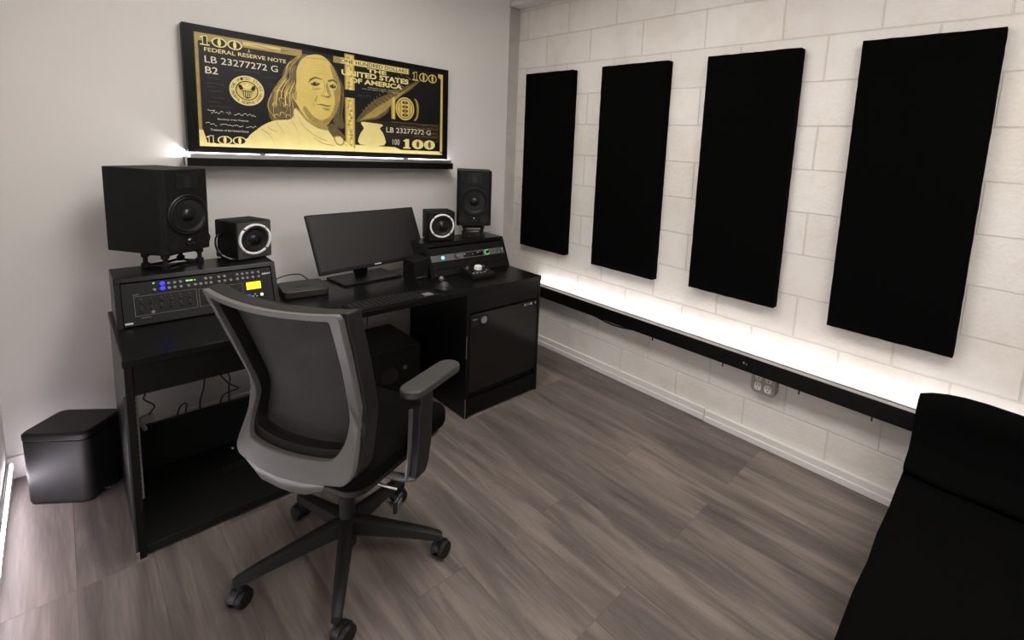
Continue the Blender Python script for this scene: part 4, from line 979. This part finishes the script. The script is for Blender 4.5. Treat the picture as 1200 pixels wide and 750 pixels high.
# woven mesh
b = new(); nu, nt_ = 24, 40; g = []
for i in range(nu+1):
    col = []
    for j in range(nt_+1):
        a = (-1+2*i/nu)*.93; t = .05+.93*j/nt_
        z, w, y, k = lerp_tab(TAB, t)
        # the cloth is stretched smoothly over the lumbar bend
        ys = sum(lerp_tab(TAB, min(1, max(0, t+d)))[2] for d in (-.10, -.05, 0, .05, .10))/5
        col.append(b.verts.new((a*w, ys-k*(1-a*a)+.052, z)))
    g.append(col)
for i in range(nu):
    for j in range(nt_): b.faces.new((g[i][j], g[i+1][j], g[i+1][j+1], g[i][j+1]))
mo = obj('back_mesh', b, M['mesh'], ch, smooth=180)
md = mo.modifiers.new('thick', 'SOLIDIFY'); md.thickness = .0015
# lower shell that sweeps under the seat
b = new(); Q = []
for i, (y, z, w) in enumerate(((-.247, .530, .150), (-.252, .500, .160), (-.244, .470, .140), (-.215, .438, .100), (-.16, .415, .065), (-.10, .405, .055), (-.02, .405, .05))):
    ring = [b.verts.new((sx*w, y+oy, z+oz)) for sx, oy, oz in ((-1, .012, .004), (-.6, -.004, -.008), (0, -.008, -.012), (.6, -.004, -.008), (1, .012, .004), (.6, .018, .012), (0, .02, .014), (-.6, .018, .012))]
    if Q:
        for k in range(8): b.faces.new((Q[-1][k], Q[-1][(k+1) % 8], ring[(k+1) % 8], ring[k]))
    else: b.faces.new(ring[::-1])
    Q.append(ring)
b.faces.new(Q[-1]); obj('back_support', b, M['silver_plastic'], ch, smooth=60)
# seat
b = new()
def seat(bm, w, y0, y1, z0, z1, r):
    t = bmesh.new(); prism(t, rrect(w, y1-y0, r, 8), lambda u, v, q: Vector((u, v+(y0+y1)/2, q)), z0, z1); merge(bm, t)
seat(b, .49, -.20, .285, .455, .530, .07); 
for v in b.verts:
    if v.co.y > .15: v.co.z -= (v.co.y-.15)*.10
obj('seat', b, M['seatfab'], ch, smooth=40, bevel=.020)
b = new(); seat(b, .46, -.19, .26, .432, .456, .06); obj('seat_pan', b, M['chair_plastic'], ch, smooth=40, bevel=.004)
b = new(); bb(b, -.075, .075, -.10, .12, .375, .433, .012); obj('tilt_mechanism', b, M['chair_plastic'], ch)
# armrests
for s in (1, -1):
    b = new(); seat(b, .086, -.035, .235, .700, .728, .040)
    for v in b.verts: v.co.x += s*.280
    pad_ = obj('armrest_pad', b, M['arm_grey'], ch, smooth=40, bevel=.006)
    b = new(); bb(b, s*.28-.025, s*.28+.025, .0, .10, .688, .701, .003); bb(b, s*.28-.02, s*.28+.02, .025, .085, .64, .69, .004); obj('armrest_bracket', b, M['chair_plastic'], ch)
    b = new()
    prism(b, [(.018, .655), (.085, .655), (.080, .50), (.066, .43), (.050, .400), (.0, .400), (.004, .44), (.012, .50)], lambda u, v, q: Vector((q, u, v)), s*.262, s*.300)
    obj('armrest_post', b, M['chair_plastic'], ch, smooth=30, bevel=.005)
    b = new()
    prism(b, [(.006, .64), (.018, .64), (.014, .50), (.004, .44), (-.002, .398), (-.014, .398), (-.010, .44), (.000, .50)], lambda u, v, q: Vector((q, u, v)), s*.262, s*.270)
    tube(b, [(s*.283, .02, .392), (s*.24, .0, .392), (s*.16, -.01, .40), (s*.07, .0, .41)], .014, 10); obj('arm_support', b, M['silver_plastic'], ch, smooth=40)
# levers
b = new(); tube(b, [(.08, .03, .395), (.15, -.04, .392), (.20, -.05, .388), (.245, -.03, .37)], .0045, 8); lv = obj('adjustment_lever', b, M['metal'], ch, smooth=60)
b = new(); box(b, (.262, -.045, .335), (.012, .040, .075), Matrix.Rotation(.35, 4, 'X') @ Matrix.Rotation(.3, 4, 'Y'), .004); obj('lever_paddle', b, M['black_plastic'], lv)
b = new(); box(b, (.270, -.047, .333), (.004, .020, .055), Matrix.Rotation(.35, 4, 'X') @ Matrix.Rotation(.3, 4, 'Y'), .0015); obj('lever_inlay', b, M['silver_plastic'], lv)
# column
b = new(); lathe(b, (0, 0, .06), (0, 0, 1), [(0, 0), (0, .030), (.09, .034), (.10, .030), (.10, .026), (.20, .025), (.20, .018), (.33, .018), (.33, 0)], 32); obj('gas_column', b, M['chair_plastic'], ch, smooth=40)
# base arms + casters, oriented by measured floor contacts
W2L = (Matrix.Translation((-1.85, -1.387, 0)) @ Matrix.Rotation(TH-PI/2, 4, 'Z')).inverted()
PH = math.radians(171.5)
cast_w = [(-2.167, -1.337), (-1.976, -1.692), (-1.583, -1.612), (-1.606, -1.245), None]
caster0 = None
for i in range(5):
    an = PH+i*2*PI/5
    tip = W2L @ Vector((-1.85+.325*math.cos(an), -1.387+.325*math.sin(an), .10))
    d = Vector((tip.x, tip.y, 0)).normalized(); sd = Vector((-d.y, d.x, 0))
    b = new(); rings = []
    for q, (r, z, w, h) in enumerate(((.0, .145, .030, .062), (.05, .143, .026, .058), (.16, .126, .022, .044), (.27, .108, .019, .034), (.325, .096, .016, .028), (.338, .092, .012, .020))):
        cpt = d*r+Vector((0, 0, z))
        rings.append([b.verts.new(cpt+sd*(w*a)+Vector((0, 0, h*c))) for a, c in ((-1, -.5), (-.85, .35), (-.35, .5), (.35, .5), (.85, .35), (1, -.5))])
    for R_, S_ in zip(rings, rings[1:]):
        for k in range(6): b.faces.new((R_[k], R_[(k+1) % 6], S_[(k+1) % 6], S_[k]))
    b.faces.new(rings[0][::-1]); b.faces.new(rings[-1]); obj('base_arm', b, M['chair_plastic'], ch, smooth=35)
    # caster
    cw = cast_w[i]
    top = d*.318
    if cw is not None:
        cc = W2L @ Vector((cw[0], cw[1], 0)); roll = Vector((cc.x-top.x, cc.y-top.y, 0)); off = min(roll.length, .02)
        roll = roll.normalized() if roll.length > 1e-4 else d
    else: roll = d; off = .015
    wa = Vector((-roll.y, roll.x, 0))
    if i == 0: wa = (W2L.to_3x3() @ Vector((.55, -.83, 0))).normalized()
    if i == 1: wa = (W2L.to_3x3() @ Vector((.35, -.94, 0))).normalized()
    if i == 2: wa = (W2L.to_3x3() @ Vector((.35, -.94, 0))).normalized()
    cpos = top+roll*off
    b = new(); lathe(b, (top.x, top.y, .058), (0, 0, 1), [(0, 0), (0, .010), (.03, .010), (.03, 0)], 16)
    hood = [(cpos+Vector((0, 0, .034)))]
    # hood between wheels
    hp = []
    for k in range(13):
        a = PI*k/12; hp.append((math.cos(a)*.031, math.sin(a)*.031+.034))
    hp += [(-.022, .026), (.022, .026)]
    prism(b, hp, lambda u, v, q: cpos+roll_*u+wa*q+Vector((0, 0, v)), -.008, .008) if False else None
    rl = Vector((-wa.y, wa.x, 0))
    prism(b, hp, lambda u, v, q: cpos+rl*u+wa*q+Vector((0, 0, v)), -.009, .009)
    cs = obj('caster', b, M['chair_plastic'], ch, smooth=40)
    for s in (-1, 1):
        b = new(); lathe(b, cpos+Vector((0, 0, .030))+wa*(s*.010), wa*s, [(0, 0), (0, .030), (.012, .030), (.016, .027), (.017, .022), (.0155, .010), (.017, 0)], 28); obj('wheel', b, M['rubber'], cs, smooth=40)

# ---------------------------------------------------------------- camera
cam = bpy.data.cameras.new('camera'); co = bpy.data.objects.new('camera', cam); C.objects.link(co)
a_, p_, r_ = .8421, .1361, .0575
Fv = Vector((math.sin(a_)*math.cos(p_), math.cos(a_)*math.cos(p_), -math.sin(p_)))
Rt = Vector((math.cos(a_), -math.sin(a_), 0)); Up = Rt.cross(Fv)
c_, s_ = math.cos(r_), math.sin(r_)
R2 = c_*Rt+s_*Up; U2 = -s_*Rt+c_*Up
mw = Matrix(((R2.x, U2.x, -Fv.x, -2.4746), (R2.y, U2.y, -Fv.y, -3.0466), (R2.z, U2.z, -Fv.z, 1.531), (0, 0, 0, 1)))
co.matrix_world = mw
cam.sensor_fit = 'HORIZONTAL'; cam.sensor_width = 36; cam.lens = 561.0/1200*36
cam.shift_x = (600-692.37)/1200; cam.shift_y = (254.62-375)/1200
cam.clip_start = .05; cam.clip_end = 50
sc.camera = co

w = bpy.data.worlds.new('world'); sc.world = w; w.use_nodes = True
w.node_tree.nodes['Background'].inputs[0].default_value = (.02, .02, .02, 1); w.node_tree.nodes['Background'].inputs[1].default_value = 1
sc.view_settings.view_transform = 'Standard'; sc.view_settings.look = 'None'
sc.view_settings.exposure = 0.0; sc.view_settings.gamma = 1; sc.view_settings.use_curve_mapping = False
